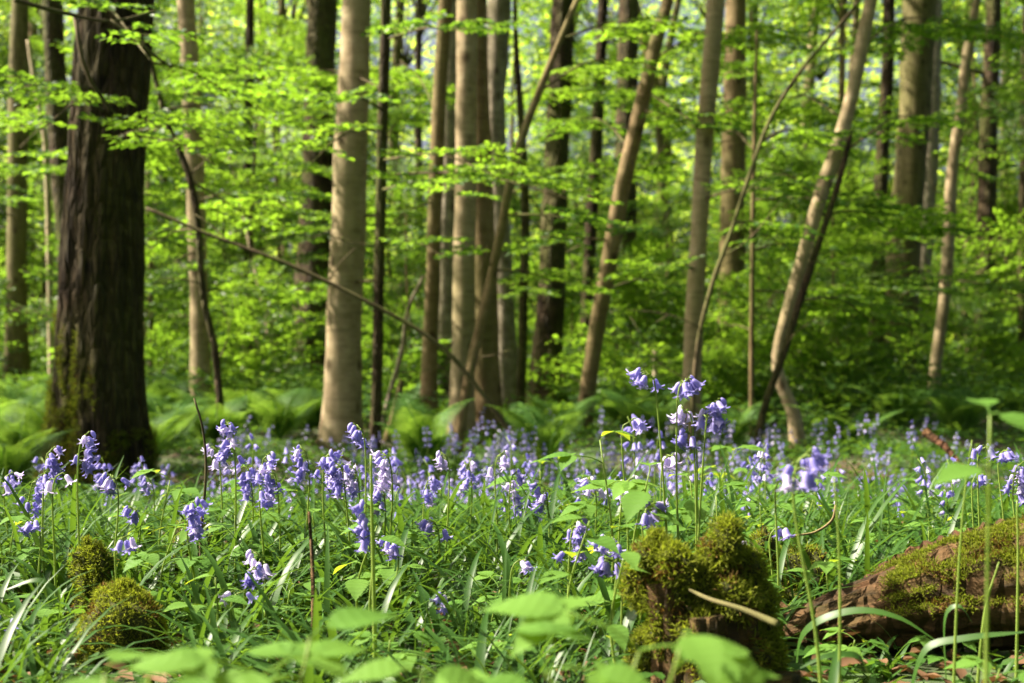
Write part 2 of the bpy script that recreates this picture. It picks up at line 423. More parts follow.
def at_height(root, z):
    a = np.array(list(root['_pts'])).reshape(-1, 4)
    k = int(np.clip(np.searchsorted(a[:, 2], z) - 1, 0, len(a) - 2))
    u = (z - a[k, 2]) / max(a[k + 1, 2] - a[k, 2], 1e-6)
    return a[k] + (a[k + 1] - a[k]) * u

def limb(root, z, az, length, pitch=.15, sprays=5, cls=.7, s=1.0, leafscale=1.0, seed=0, rad=.012, mat=None):
    """a branch growing from the trunk at height z, with its layered leaves as a sub-part"""
    r = np.random.default_rng(seed + 900)
    o = at_height(root, z)[:3]
    d = np.array([math.cos(az) * math.cos(pitch), math.sin(az) * math.cos(pitch), math.sin(pitch)])
    e = o + d * length
    mid = (o + e) / 2 + np.array([r.normal(0, .04) * length, 0, .06 * length])
    path = catmull([o, mid, e], 12)
    v, q, t = tube(path, np.linspace(rad, rad * .3, 12), 6)
    mb = MB(); mb.add(v, quads=q, tris=t)
    br = obj('branch', mb.mesh('branch', [mat or M_twig]), root)
    mb = MB()
    for k in range(sprays):
        u = .3 + .7 * (k + .5) / sprays if sprays > 1 else .6
        p = path[int(u * 11)]
        side = (1 if k % 2 else -1) * r.uniform(.3, .9) if k < sprays - 1 else 0
        put_spray(mb, SPRAYS[cls][r.integers(6)], rotm(az + side, r.uniform(-.12, .12), r.normal(0, .12)), p, s * r.uniform(.75, 1.1), leafscale=leafscale * 1.25)
    obj('foliage', mb.mesh('foliage', [M_beech, M_twig]), br)
    return br

TR = {}
def T(key, *a, **k): TR[key] = make_tree(*a, **k)

T('oak', 'oak_tree', 'stout dark furrowed oak with yellow moss on its foot', 'tree', [(98, 487, 84), (100, 380, 80), (103, 250, 77), (108, 120, 73), (117, 0, 71)], 8.5, M_oak, ztop=9, crown=0, cs=1.3, flare=.32, rough=.03, ridges=15, sides=128, seed=1)
T('slimpale', 'beech_tree', 'slim pale beech standing just right of the big oak', 'tree', [(201, 428, 23), (200, 330, 19), (194, 150, 19), (186, 0, 17)], 15, M_pale, ztop=10, crown=1, flare=.25, seed=2)
T('darkwhip', 'sapling', 'thin dark bent sapling crossing the slim pale beech', 'sapling', [(224, 420, 8), (215, 350, 7), (204, 300, 7), (197, 215, 7), (187, 170, 7), (168, 125, 6), (153, 70, 5)], 10.5, M_dark, ztop=3.6, flare=.1, sides=8, seed=3)
T('wide', 'beech_tree', 'wide brown trunk with black foot behind the slim beeches', 'tree', [(311, 398, 42), (314, 300, 37), (318, 150, 32), (322, 0, 29)], 24, M_dark, ztop=14, crown=2, cs=1.5, flare=.3, seed=4)
T('lit', 'beech_tree', 'pale straight beech lit along its left side', 'tree', [(341, 455, 38), (344, 330, 35), (349, 200, 34), (353, 100, 31), (357, 0, 28)], 11.6, M_pale, ztop=10, crown=0, cs=1.1, flare=.3, rough=.05, seed=5)
T('darkthin', 'sapling', 'thin dark straight sapling right beside the lit pale beech', 'sapling', [(375, 455, 12), (378, 330, 11), (382, 150, 11), (386, 0, 10)], 11.3, M_dark, ztop=6.5, flare=.15, sides=10, seed=6)
T('yellow', 'beech_tree', 'yellowish slim trunk left of the pale trunk cluster', 'tree', [(427, 438, 19), (432, 300, 15), (437, 150, 14), (445, 0, 13)], 14, M_brown, ztop=9, crown=1, flare=.2, seed=7)
T('greyback', 'beech_tree', 'dull grey trunk wedged behind the pale trunk cluster', 'tree', [(441, 425, 26), (445, 300, 24), (449, 150, 22), (452, 0, 20)], 16, M_grey, ztop=11, crown=2, flare=.2, seed=8)
T('fluted', 'beech_tree', 'pale smooth trunk on the left of the twin pale pair', 'tree', [(462, 448, 25), (464, 300, 22), (466, 150, 21), (467, 0, 21)], 12.6, M_pale, ztop=11, crown=0, flare=.35, seed=9)
T('twin', 'beech_tree', 'broader mossy pale trunk on the right of the twin pair', 'tree', [(487, 450, 29), (484, 300, 27), (480, 150, 22), (477, 0, 20)], 12.9, M_brown, ztop=11, crown=1, flare=.4, seed=10)
T('rough', 'birch_tree', 'rough silver grey trunk with dark lower half', 'tree', [(506, 420, 24), (504, 300, 20), (499, 230, 22), (495, 110, 21), (500, 0, 24)], 16.5, M_grey, ztop=12, crown=2, flare=.25, rough=.09, seed=11)
T('leanwhip', 'sapling', 'brown whip sapling leaning across the twin pale trunks', 'sapling', [(455, 452, 11), (470, 370, 10), (489, 290, 10), (501, 230, 9), (515, 160, 9), (548, 70, 7), (577, 0, 6)], 11.2, M_brown, ztop=3.6, flare=.2, sides=10, seed=12)
T('black', 'oak_tree', 'broad blackish trunk between the birch and leaning brown beech', 'tree', [(545, 418, 36), (549, 330, 27), (555, 200, 24), (561, 60, 24), (563, 0, 23)], 17.5, M_dark, ztop=13, crown=0, cs=1.3, flare=.3, ridges=7, sides=40, seed=13)
T('blackthin', 'sapling', 'thin blackish sapling standing against the broad blackish trunk', 'sapling', [(520, 425, 10), (523, 320, 9), (525, 200, 8), (517, 60, 6)], 16, M_dark, ztop=5, flare=.1, sides=8, seed=14)
T('darkslim', 'beech_tree', 'slim dark trunk just behind the leaning brown beech', 'tree', [(583, 412, 15), (587, 300, 12), (596, 150, 12), (603, 0, 10)], 18, M_dark, ztop=9, crown=1, flare=.2, sides=10, seed=15)
T('farblack', 'oak_tree', 'distant dark trunk half hidden right of leaning brown beech', 'tree', [(620, 385, 26), (623, 280, 24), (627, 100, 22), (629, 0, 20)], 29, M_dark, ztop=13, crown=2, cs=1.4, seed=16)
T('leanbrown', 'beech_tree', 'brown smooth beech leaning to the right, no branches', 'tree', [(581, 445, 18), (592, 360, 16), (604, 290, 16), (620, 200, 16), (640, 110, 15), (657, 40, 13), (668, 0, 12)], 13, M_brown, ztop=8, crown=0, flare=.15, seed=17)
T('palestraight', 'beech_tree', 'pale grey upright beech rising behind the tallest bluebells', 'tree', [(690, 420, 21), (693, 340, 19), (698, 250, 18), (704, 150, 18), (711, 60, 18), (716, 0, 17)], 12.4, M_pale, ztop=10, crown=1, flare=.15, seed=18)
T('patch', 'beech_tree', 'dark trunk patched with sun behind the arching sapling', 'tree', [(728, 402, 32), (731, 320, 28), (733, 200, 25), (736, 0, 20)], 22, M_brown, ztop=12, crown=2, cs=1.2, flare=.2, seed=19)
T('arch', 'sapling', 'thin sapling arching up right between pale and crooked beeches', 'sapling', [(690, 415, 5), (697, 350, 5), (712, 285, 5), (730, 235, 4.5), (748, 180, 4.5), (770, 120, 4), (800, 72, 4), (835, 30, 3), (860, 0, 2.4)], 10, M_twig, ztop=2.5, flare=.1, sides=8, seed=20)
T('wire', 'sapling', 'wiry upright sapling beside the sun patched dark trunk', 'sapling', [(751, 425, 5), (752, 300, 5), (754, 150, 4), (757, 30, 3)], 13, M_brown, ztop=3.6, flare=.1, sides=6, seed=21)
T('crooked', 'beech_tree', 'crooked pale beech with an S bend near its foot', 'tree', [(798, 455, 16), (794, 415, 14), (781, 383, 12), (777, 357, 11), (786, 318, 12), (803, 258, 14), (820, 198, 15), (838, 145, 15), (852, 95, 14), (863, 40, 14), (871, 0, 13)], 12, M_pale, ztop=7, crown=0, flare=.1, rough=.03, seed=22)
T('crossing', 'sapling', 'dark thin stem leaning across the crooked pale beech', 'sapling', [(752, 457, 9), (767, 400, 8), (783, 355, 8), (797, 310, 8), (820, 240, 7), (838, 185, 6), (852, 130, 5)], 11.2, M_dark, ztop=2.6, flare=.2, sides=8, seed=23)
T('dullslim', 'beech_tree', 'slim dull brown trunk left of the olive mossy tree', 'tree', [(875, 385, 17), (878, 300, 15), (881, 180, 14), (888, 60, 12), (889, 0, 11)], 22, M_dark, ztop=10, crown=2, seed=24)
T('olive', 'oak_tree', 'large olive brown mossy trunk on the right side', 'tree', [(888, 402, 48), (898, 320, 38), (906, 220, 32), (914, 120, 32), (920, 0, 33)], 23, M_olive, ztop=14, crown=1, cs=1.5, flare=.25, seed=25)
T('behindolive', 'beech_tree', 'grey sunlit trunk tucked behind the olive mossy tree', 'tree', [(918, 392, 16), (922, 300, 16), (930, 150, 17), (934, 0, 16)], 27, M_grey, ztop=12, crown=0, seed=26)
T('sinuous', 'beech_tree', 'slender wavy pale beech right of the olive mossy tree', 'tree', [(933, 412, 14), (936, 365, 12), (946, 285, 12), (949, 230, 13), (953, 165, 11), (962, 100, 10), (967, 55, 10), (977, 0, 8)], 18, M_pale, ztop=8, crown=1, flare=.1, sides=12, seed=27)
T('rightdark', 'beech_tree', 'straight dark trunk with short side boughs near right edge', 'tree', [(984, 388, 20), (986, 250, 19), (989, 120, 18), (994, 0, 15)], 28, M_dark, ztop=13, crown=2, cs=1.3, seed=28)
T('edge', 'beech_tree', 'thin dark trunk at the very right edge', 'tree', [(1022, 390, 9), (1022, 250, 8), (1024, 100, 7)], 26, M_dark, ztop=9, sides=8, seed=29)
T('leftsun', 'beech_tree', 'dark trunk with sunny flecks near the left edge', 'tree', [(16, 395, 22), (17, 250, 20), (18, 120, 19), (20, 0, 17)], 24, M_olive, ztop=12, crown=0, cs=1.2, seed=30)
T('leftpair', 'beech_tree', 'forked looking dark trunk just left of the big oak', 'tree', [(76, 400, 22), (68, 250, 22), (58, 120, 22), (52, 0, 20)], 20, M_dark, ztop=11, crown=1, cs=1.2, seed=31)
T('midthin', 'sapling', 'thin dark distant stem between slim beech and wide trunk', 'sapling', [(245, 385, 10), (246, 250, 9), (249, 100, 9), (250, 0, 8)], 26, M_dark, ztop=8, seed=32, sides=8)

# lit snags and dead sticks
T('snag', 'dead_sapling', 'bright bleached dead stem leaning before the wide brown trunk', 'dead stem', [(275, 372, 8), (272, 350, 8), (266, 310, 8), (257, 270, 7), (247, 225, 6), (237, 185, 5), (229, 155, 3)], 21, M_snag, ztop=1, flare=.1, sides=8, seed=40)
T('snagshort', 'dead_sapling', 'short bleached stub left of the leaning bleached stem', 'dead stem', [(244, 345, 6), (244, 310, 5), (243, 272, 4)], 22, M_snag, ztop=.5, flare=.1, sides=8, seed=41)
T('greystick', 'dead_sapling', 'grey bare stick leaning left of the yellowish slim trunk', 'dead stem', [(381, 440, 6), (388, 400, 5), (402, 350, 5), (408, 310, 4), (424, 275, 3)], 13, M_grey, ztop=.5, flare=.1, sides=6, seed=42)
T('stubby', 'dead_sapling', 'short broken brown stake leaning at foot of dark thin sapling', 'dead stem', [(385, 452, 9), (393, 420, 8), (402, 380, 6)], 12, M_brown, ztop=.3, flare=.1, sides=8, seed=43)
T('palestake', 'dead_sapling', 'short pale upright stake left of the tallest bluebells', 'dead stem', [(657, 425, 6), (656, 390, 6), (655, 350, 5)], 18, M_snag, ztop=.3, flare=.1, sides=8, seed=44)
T('slant', 'dead_sapling', 'pale thin dead stem slanting behind the crooked beech', 'dead stem', [(815, 425, 5), (806, 380, 5), (798, 340, 4)], 19, M_snag, ztop=.3, flare=.1, sides=6, seed=45)
T('bentstub', 'dead_sapling', 'pale bent broken stub beyond the crooked pale beech', 'dead stem', [(829, 398, 10), (827, 388, 9), (821, 378, 5)], 22, M_snag, ztop=.3, flare=.1, sides=8, seed=46)
T('leftlit', 'dead_sapling', 'bright thin leaning stem between left edge and big oak', 'dead stem', [(52, 240, 7), (46, 150, 6), (36, 90, 5), (28, 40, 4)], 23, M_snag, ztop=.3, flare=.1, sides=6, seed=47)

# long dead branch arched across the middle
pth = [(146, 208), (200, 231), (240, 246), (290, 265), (340, 288), (410, 325), (445, 350), (470, 378), (500, 418), (520, 445), (538, 470)]
D0 = 10.2
bp = np.array([P(x, y, D0) for x, y in pth]); bp[-1][2] = gz(bp[-1][0], D0) + .01
o0 = bp[-1].copy()
mb = MB(); v, q, t = tube(catmull(bp - o0, 50), np.linspace(.011, .019, 50), 8); mb.add(v, quads=q, tris=t)
for k, (a, dx, dz) in enumerate(((9, -.25, .2), (20, .2, .25), (30, -.15, .3))):
    c = catmull(bp - o0, 50)[a]
    v, q, t = tube(catmull([c, c + np.array([dx * .5, .05, dz * .6]), c + np.array([dx, .08, dz])], 6), np.linspace(.007, .003, 6), 5); mb.add(v, quads=q, tris=t)
o = obj('fallen_branch', mb.mesh('fallen_branch', [M_twig]), None, o0)
tag(o, 'long thin dead branch arching down across the lit pale beech', 'branch')

# ------------------------------------------------------------------ branches with layered leaves on the trees in front
def limb_px(key, px, py, ex, ey, dD=0.0, sprays=5, cls=.7, s=.8, seed=0, leafscale=.9, rad=.012):
    """branch of tree KEY from pixel height py at its trunk towards pixel (ex, ey), dD metres nearer or farther"""
    root = TR[key]; D = root.location[1]
    z = CZ + (HZ - py) / F * D - root.location[2]
    o = at_height(root, z)[:3]
    e = P(ex, ey, D + dD) - np.array(root.location)
    d = e - o; L = np.linalg.norm(d)
    limb(root, z, math.atan2(d[1], d[0]), L, math.asin(d[2] / L), sprays, cls, s, leafscale, seed, rad)

for a in (
    ('oak', 100, 90, -40, 120, -1.5, 6, .7, .8, 1), ('oak', 100, 115, 40, 130, -1.8, 5, .7, .7, 2), ('oak', 110, 140, 215, 165, -1.6, 6, .7, .75, 3),
    ('oak', 105, 20, 150, 60, -2.2, 5, .7, .7, 4), ('oak', 100, 60, 230, 95, 1.0, 6, .7, .9, 6),
    ('darkthin', 382, 130, 300, 175, -1.8, 5, .7, .8, 7), ('darkthin', 380, 190, 470, 200, -1.6, 6, .7, .75, 8), ('darkthin', 382, 175, 590, 205, -1.0, 9, .7, .8, 9),
    ('darkthin', 383, 160, 500, 178, -1.4, 6, .7, .7, 10), ('darkthin', 384, 90, 300, 70, .6, 6, .7, .9, 11), ('darkthin', 378, 215, 310, 240, 1.0, 5, .7, .8, 12),
    ('darkwhip', 190, 180, 270, 230, .8, 5, .7, .9, 13), ('darkwhip', 198, 230, 150, 250, 1.0, 5, .7, .8, 14), ('darkwhip', 160, 110, 260, 120, 1.2, 5, .7, .9, 15),
    ('leanwhip', 540, 90, 620, 60, 1.4, 5, .7, .9, 16), ('leanwhip', 560, 40, 640, 20, .5, 5, .7, .9, 17), ('leanwhip', 505, 215, 600, 230, -.4, 5, .7, .8, 18),
    ('leanbrown', 625, 150, 560, 120, 2.2, 5, .7, 1., 19), ('leanbrown', 650, 60, 760, 30, 2.0, 6, 1.2, .8, 20), ('leanbrown', 600, 290, 680, 300, 2.5, 5, 1.2, .7, 21),
    ('arch', 760, 140, 830, 150, 1.8, 5, .7, .9, 22), ('arch', 735, 225, 800, 255, 2.2, 5, .7, .9, 23), ('wire', 754, 150, 690, 120, 2.5, 5, .7, 1., 24),
    ('wire', 752, 250, 830, 270, 2.5, 6, .7, 1., 25), ('wire', 752, 330, 700, 345, 2., 5, .7, .9, 26), ('crossing', 845, 150, 930, 120, 2., 6, .7, 1., 27),
    ('sinuous', 955, 150, 1040, 60, -2, 6, 1.2, .7, 28), ('sinuous', 950, 200, 880, 260, -1.5, 6, 1.2, .7, 29), ('sinuous', 947, 280, 1030, 300, -1, 6, 1.2, .7, 30),
    ('rightdark', 987, 245, 1060, 215, -1, 4, 1.2, .9, 31, .9, .035), ('rightdark', 988, 180, 905, 150, -1, 4, 1.2, .9, 32, .9, .035), ('rightdark', 987, 160, 1060, 140, 0, 4, 1.2, .9, 33, .9, .03),
    ('rightdark', 988, 75, 760, 55, -1, 5, 1.2, .9, 51, .9, .045), ('rightdark', 987, 140, 960, 200, -1, 3, 1.2, .9, 52, .9, .035), ('leftsun', 17, 150, 60, 130, -3, 5, 1.2, .9, 53), ('leftsun', 17, 220, -30, 200, -3, 5, 1.2, .9, 54), ('leftpair', 64, 180, 0, 190, -3, 6, 1.2, .9, 55), ('slimpale', 193, 140, 260, 60, -1., 5, 1.2, .8, 34), ('slimpale', 197, 250, 150, 290, -1., 5, 1.2, .7, 35), ('slimpale', 198, 290, 260, 300, 0., 5, 1.2, .7, 36),
    ('yellow', 438, 120, 400, 60, 1., 5, 1.2, .8, 37), ('rough', 497, 120, 570, 60, 1., 5, 1.2, .9, 38), ('darkslim', 590, 240, 530, 290, 1, 5, 1.2, .8, 39),
    ('darkslim', 595, 160, 660, 190, 1, 5, 1.2, .8, 40), ('blackthin', 525, 190, 590, 330, -.5, 4, 1.2, .6, 41), ('palestraight', 705, 130, 640, 90, 3, 6, 1.2, .8, 42),
    ('crooked', 845, 120, 780, 110, 3, 6, 1.2, .8, 43), ('crooked', 862, 45, 960, 30, 2.4, 6, 1.2, .8, 44), ('olive', 905, 230, 830, 290, -3, 6, 1.9, .8, 45), ('olive', 902, 280, 950, 300, -3, 6, 1.9, .6, 46),
    ('darkwhip', 175, 140, 60, 170, .6, 5, .7, .85, 60), ('slimpale', 190, 80, 120, 70, -2, 5, 1.2, .7, 61), ('slimpale', 195, 200, 300, 215, -2.2, 6, 1.2, .75, 62), ('darkthin', 385, 40, 470, 30, -.6, 6, .7, .9, 63), ('darkthin', 380, 240, 450, 262, -.8, 5, .7, .7, 64),
    ('darkthin', 383, 110, 330, 100, -.8, 5, .7, .75, 65), ('leanwhip', 495, 270, 560, 285, .4, 5, .7, .8, 66), ('leanbrown', 640, 110, 700, 130, -.6, 5, .7, .9, 67), ('leanbrown', 612, 240, 540, 250, -.4, 5, .7, .8, 68), ('palestraight', 700, 200, 770, 190, -1, 5, .7, .95, 69),
    ('palestraight', 697, 270, 640, 270, -.8, 5, .7, .8, 70), ('wire', 753, 200, 850, 210, -.6, 6, 1.2, .7, 71), ('wire', 752, 290, 860, 320, .8, 6, 1.2, .7, 72), ('crooked', 815, 215, 900, 240, 2, 6, 1.2, .8, 73), ('crossing', 800, 300, 880, 330, 2, 6, .7, 1., 74), ('sinuous', 945, 290, 870, 310, -3, 6, 1.2, .7, 75),
    ('yellow', 436, 200, 380, 250, -1, 5, .7, .95, 76), ('rough', 500, 200, 560, 180, -2, 5, 1.2, .7, 77), ('black', 556, 200, 620, 170, -3, 5, 1.2, .8, 78), ('black', 552, 280, 500, 300, -2, 5, 1.2, .6, 79), ('darkthin', 379, 280, 320, 300, .6, 5, .7, .8, 80),
    ('wide', 316, 200, 250, 160, -3, 5, 1.9, .8, 47), ('wide', 318, 150, 380, 110, -2, 5, 1.9, .8, 48), ('patch', 733, 180, 790, 210, -3, 5, 1.9, .7, 49), ('patch', 733, 120, 690, 60, -2, 5, 1.9, .7, 50),
):
    limb_px(*a[:6], sprays=a[6], cls=a[7], s=a[8], seed=a[9], leafscale=a[10] if len(a) > 10 else .9, rad=a[11] if len(a) > 11 else .012)

r = np.random.default_rng(61)
for key, zs in (('arch', (.6, 1.0, 1.5, 1.9)), ('crossing', (.9, 1.4, 2.0)), ('leanwhip', (.8, 1.5, 2.3)), ('darkwhip', (.7, 1.3, 2.1)), ('wire', (1.2, 1.9, 2.6)), ('darkthin', (.8, 1.7, 2.4)), ('leanbrown', (1.3, 2.4)), ('crooked', (1.0, 2.2)), ('sinuous', (1.6, 2.6)), ('palestraight', (1.5, 2.6)), ('lit', (1.9,)), ('yellow', (1.4, 2.3)), ('snag', (.9, 1.7)), ('greystick', (.6, 1.1)), ('blackthin', (1.2, 2.2))):
    for z in zs:
        q0 = at_height(TR[key], z); az = r.uniform(0, 6.28); ln = r.uniform(.25, .7)
        d = np.array([math.cos(az), math.sin(az) * .5, r.uniform(.1, .8)]); d = d / np.linalg.norm(d)
        pp = [q0[:3], q0[:3] + d * ln * .5 + r.normal(0, .02, 3), q0[:3] + d * ln + r.normal(0, .05, 3)]
        mb = MB(); v, q, t = tube(catmull(pp, 8), np.linspace(.007, .002, 8), 5); mb.add(v, quads=q, tris=t)
        m2 = pp[1]; v, q, t = tube(catmull([m2, m2 + d * ln * .3 + r.normal(0, .08, 3)], 4), np.linspace(.004, .0015, 4), 4); mb.add(v, quads=q, tris=t)
        obj('twig', mb.mesh('twig', [M_twig]), TR[key])

# thin bare twigs low in the oak, in front of its trunk
root = TR['oak']; loc = np.array(root.location)
for k, pl in enumerate(([(15, 0, 6), (60, 12, 6.3), (110, 21, 6.6), (155, 11, 7)], [(110, 21, 6.6), (135, 38, 6.6), (150, 52, 6.6), (172, 68, 6.8)], [(75, 18, 6.4), (85, 70, 6.4), (98, 92, 6.5), (116, 115, 7.6)])):
    mb = MB(); v, q, t = tube(catmull([P(*p) - loc for p in pl], 16), np.linspace(.011, .006, 16), 6); mb.add(v, quads=q, tris=t)
    obj('bare_twig', mb.mesh('bare_twig', [M_twig]), root)

# ------------------------------------------------------------------ saplings and young trees behind
LAND = [(15, 'the sun flecked trunk'), (100, 'the big oak'), (195, 'the slim pale beech'), (312, 'the wide brown trunk'), (348, 'the lit pale beech'), (435, 'the yellowish trunk'), (475, 'the twin pale trunks'),
        (555, 'the broad blackish trunk'), (612, 'the leaning brown beech'), (700, 'the upright grey beech'), (800, 'the crooked beech'), (905, 'the olive mossy trunk'), (948, 'the wavy pale beech'), (987, 'the straight dark trunk')]
def where(px):
    for (a, na), (b, nb) in zip(LAND, LAND[1:]):
        if a <= px <= b: return f'between {na[4:]} and {nb[4:]}'
    return 'beyond the sun flecked trunk' if px < 15 else 'past the straight dark trunk'
def stem_mesh(seed, h, r0):
    r = np.random.default_rng(seed)
    p = [(0, 0, 0, r0)] + [(r.normal(0, .03) * h * t, r.normal(0, .03) * h * t, h * t, r0 * (1 - .7 * t)) for t in (.3, .6, 1)]
    return trunk_mesh(p, None, 8, [M_brown, M_dark, M_olive][seed % 3], .2, .05, 0, seed, rings=24)
STEMS = [stem_mesh(500 + k, h, r0) for k, (h, r0) in enumerate(((5, .035), (6.5, .05), (4, .03), (8.5, .07), (3.2, .025)))]
SAP = [  # (px, D, kind, scale)
    (35, 34, 2, 1.2), (150, 19, 0, 1.0), (-25, 30, 1, 1.1), (250, 18, 2, 1.1), (275, 27, 1, 1.0), (205, 30, 3, 1.0), (130, 26, 3, 1.0), (50, 30, 3, 1.0), (390, 24, 0, 1.0), (410, 19, 4, 1.0), 
    (290, 34, 3, 1.0), (535, 22, 4, 1.1), (575, 25, 0, 1.0), (520, 31, 3, 1.0), (655, 34, 4, 1.2), (645, 36, 0, 1.1),  (600, 36, 3, 1.1), (775, 22, 4, 1.0), (770, 26, 0, 1.1),  (830, 17, 4, 1.1),
    (838, 24, 4, 1.1),  (850, 40, 1, 1.1), (790, 37, 3, 1.2), (958, 34, 2, 1.2), (1012, 32, 4, 1.2), (970, 31, 3, 1.0), (1050, 33, 1, 1.1), (925, 36, 3, 1.1), (1010, 38, 3, 1.1), (350, 40, 3, 1.2),    (690, 44, 3, 1.2),   (-10, 36, 3, 1.2), (160, 46, 3, 1.2), 
    (225, 26, 2, 1.1), (265, 31, 2, 1.2), (180, 36, 0, 1.1), (40, 42, 4, 1.3), (405, 28, 2, 1.1),  (575, 33, 2, 1.2), (665, 30, 4, 1.2),   (760, 31, 2, 1.2), (800, 27, 2, 1.1),  (860, 38, 0, 1.2), (945, 40, 2, 1.3), (1005, 32, 0, 1.1), (145, 22, 4, 1.2), (50, 37, 0, 1.2),  (480, 33, 2, 1.1),
    (-90, 30, 3, 1.2), (1120, 20, 1, 1.2), (1130, 32, 3, 1.2),
]
seen = {}
for k, (px, D, kd, s) in enumerate(SAP):
    x = (px - 512) / F * D
    far = 'nearby' if D < 21 else 'more distant' if D < 29 else 'far off' if D < 39 else 'very distant'
    size = {0: 'bushy', 1: 'broad', 2: 'low', 3: 'tall', 4: 'small'}[kd]
    lab = f'{far} {size} young tree {where(px)}'
    r = thing('young_tree', lab, 'tree', (x, D, float(gz(x, D)) - .03), 'young leafy trees behind the trunks', k * 2.399)
    r.scale = (s, s, s)
    obj('trunk', STEMS[kd], r); obj('crown', CROWNS[kd], r)

SHRUBS = [layered_crown(150 + k, h, R_, nb, .08, (.7,)) for k, (h, R_, nb) in enumerate(((1.0, .8, 46), (1.4, .9, 60), (.7, .75, 36)))]
r = np.random.default_rng(33)
for k, (px, D) in enumerate(((30, 25), (-20, 24), (160, 16), (235, 18), (262, 15.5), (280, 29), (165, 23), (205, 24), (25, 26), (400, 16), (412, 21), (395, 27), (520, 20), (535, 26), (570, 20), (610, 17), (640, 15), (655, 20), (672, 26), (645, 31), (720, 17), (745, 16), (770, 19), (755, 25), (815, 16), (835, 14.5), (848, 20), (825, 27), (870, 30), (915, 19), (958, 22), (960, 26), (1040, 20), (1010, 28), (935, 30), (590, 31), (455, 30), (330, 30), (130, 31), (250, 33), (785, 33))):
    x = (px - 512) / F * D; kd = k % 3
    lab = f"{'near' if D < 16.5 else 'mid-distance' if D < 22 else 'far'} {('rounded', 'upright', 'spreading')[kd]} leafy shrub {where(px)}"
    root = thing('leafy_shrub', lab, 'shrub', (x, D, float(gz(x, D)) - .02), 'leafy shrubs beneath the trees', k * 2.4)
    sc_ = r.uniform(.9, 1.3) * (1 + max(0, D - 16) * .03); root.scale = (sc_,) * 3
    obj('foliage', SHRUBS[kd], root)

# far trunks that show between the leaves
for k, (px, D, w) in enumerate(((30, 40, 14), (135, 38, 12), (172, 44, 12), (262, 44, 12), (285, 38, 10), (400, 42, 14), (420, 36, 9), (577, 40, 14), (650, 44, 16), (672, 36, 10), (765, 40, 16), (812, 44, 16), (842, 36, 9), (862, 42, 12), (960, 42, 14), (1008, 44, 12))):
    h = 8.0 + (k * 37 % 10) * .3
    x = (px - 512) / F * D
    r = np.random.default_rng(700 + k)
    R0 = w / 2 / F * D
    root = thing('distant_tree', f'distant narrow trunk {where(px)}', 'tree', (x, D, float(gz(x, D)) - .03), 'distant trunks in the bright wood')
    pts = [(0, 0, 0, R0), (r.normal(0, .1), 0, 3, R0 * .9), (r.normal(0, .25), 0, 7, R0 * .8), (r.normal(0, .4), 0, 13, R0 * .5)]
    obj('trunk', trunk_mesh(pts, None, 8, [M_brown, M_olive, M_dark, M_pale][k % 4], .2, .05, 0, k, rings=20), root)
    obj('crown', THIN[k % 2], root, (pts[-1][0], 0, 12.5), (0, 0, k), 1.4)

# unseen beeches added round the viewer to shade and dapple the clearing
for k, (x, y) in enumerate(((-9.4, 8.9), (-10, 15), (-3, -3.5), (3.2, -3), (5.5, 3), (.5, -7), (-14, 9), (-8, -3), (8, 9), (-15, 17), (10, 15))):
    root = thing('beech_tree', 'tall beech standing round the clearing outside the view', 'tree', (x, y, float(gz(x, y)) - .03), 'added shade beeches out of view')
    r = np.random.default_rng(1700 + k)
    pts = [(0, 0, 0, .15), (r.normal(0, .1), 0, 3, .13), (r.normal(0, .25), 0, 6, .11), (r.normal(0, .4), 0, 10, .07)]
    obj('trunk', trunk_mesh(pts, None, 12, [M_pale, M_olive][k % 2], .3, .05, 0, k, rings=24), root)
    obj('crown', THIN[k % 2] if x < -5 and k > 0 else HIGH[k % 3], root, (pts[-1][0], 0, 9.5 if k else 8.7), (0, 0, k * 1.3), 1.25 if k else .62)  # first crown is small and dense, shaped to fleck the oak with sun

# the far wood: leaf masses one cannot count
r = np.random.default_rng(77); mb = MB()
n = 120000
nc = 900
cy = r.uniform(46, 85, nc); cx = r.uniform(-.62, .62, nc) * cy; cz = -.3 + 22 * r.uniform(0, 1, nc) ** 1.35
k = r.integers(nc, size=n)
pos = np.stack([cx[k], cy[k], cz[k]], -1) + r.normal(size=(n, 3)) * np.array([1.9, 1.5, .8])
pos[:, 2] = np.maximum(pos[:, 2], gz(pos[:, 0], pos[:, 1]) + .1)
az = r.uniform(0, 6.28, n)
place(mb, LEAF_V, LEAF_Q, pos, frames(np.stack([np.cos(az), np.sin(az), r.normal(-.1, .3, n)], -1), np.stack([r.normal(0, .5, n), r.normal(0, .5, n), np.ones(n)], -1)), r.uniform(.18, .42, n))
o = obj('far_woodland', mb.mesh('far_woodland', [M_far_lit])); o['kind'] = 'stuff'

# ------------------------------------------------------------------ undergrowth
def scatter(n, y0, y1, wide=.62, pw=1.0, seed=0):
    r = np.random.default_rng(seed)
    y = y0 + (y1 - y0) * r.uniform(0, 1, n) ** pw
    x = r.uniform(-1, 1, n) * (wide * y + .35)
    return x, y, r

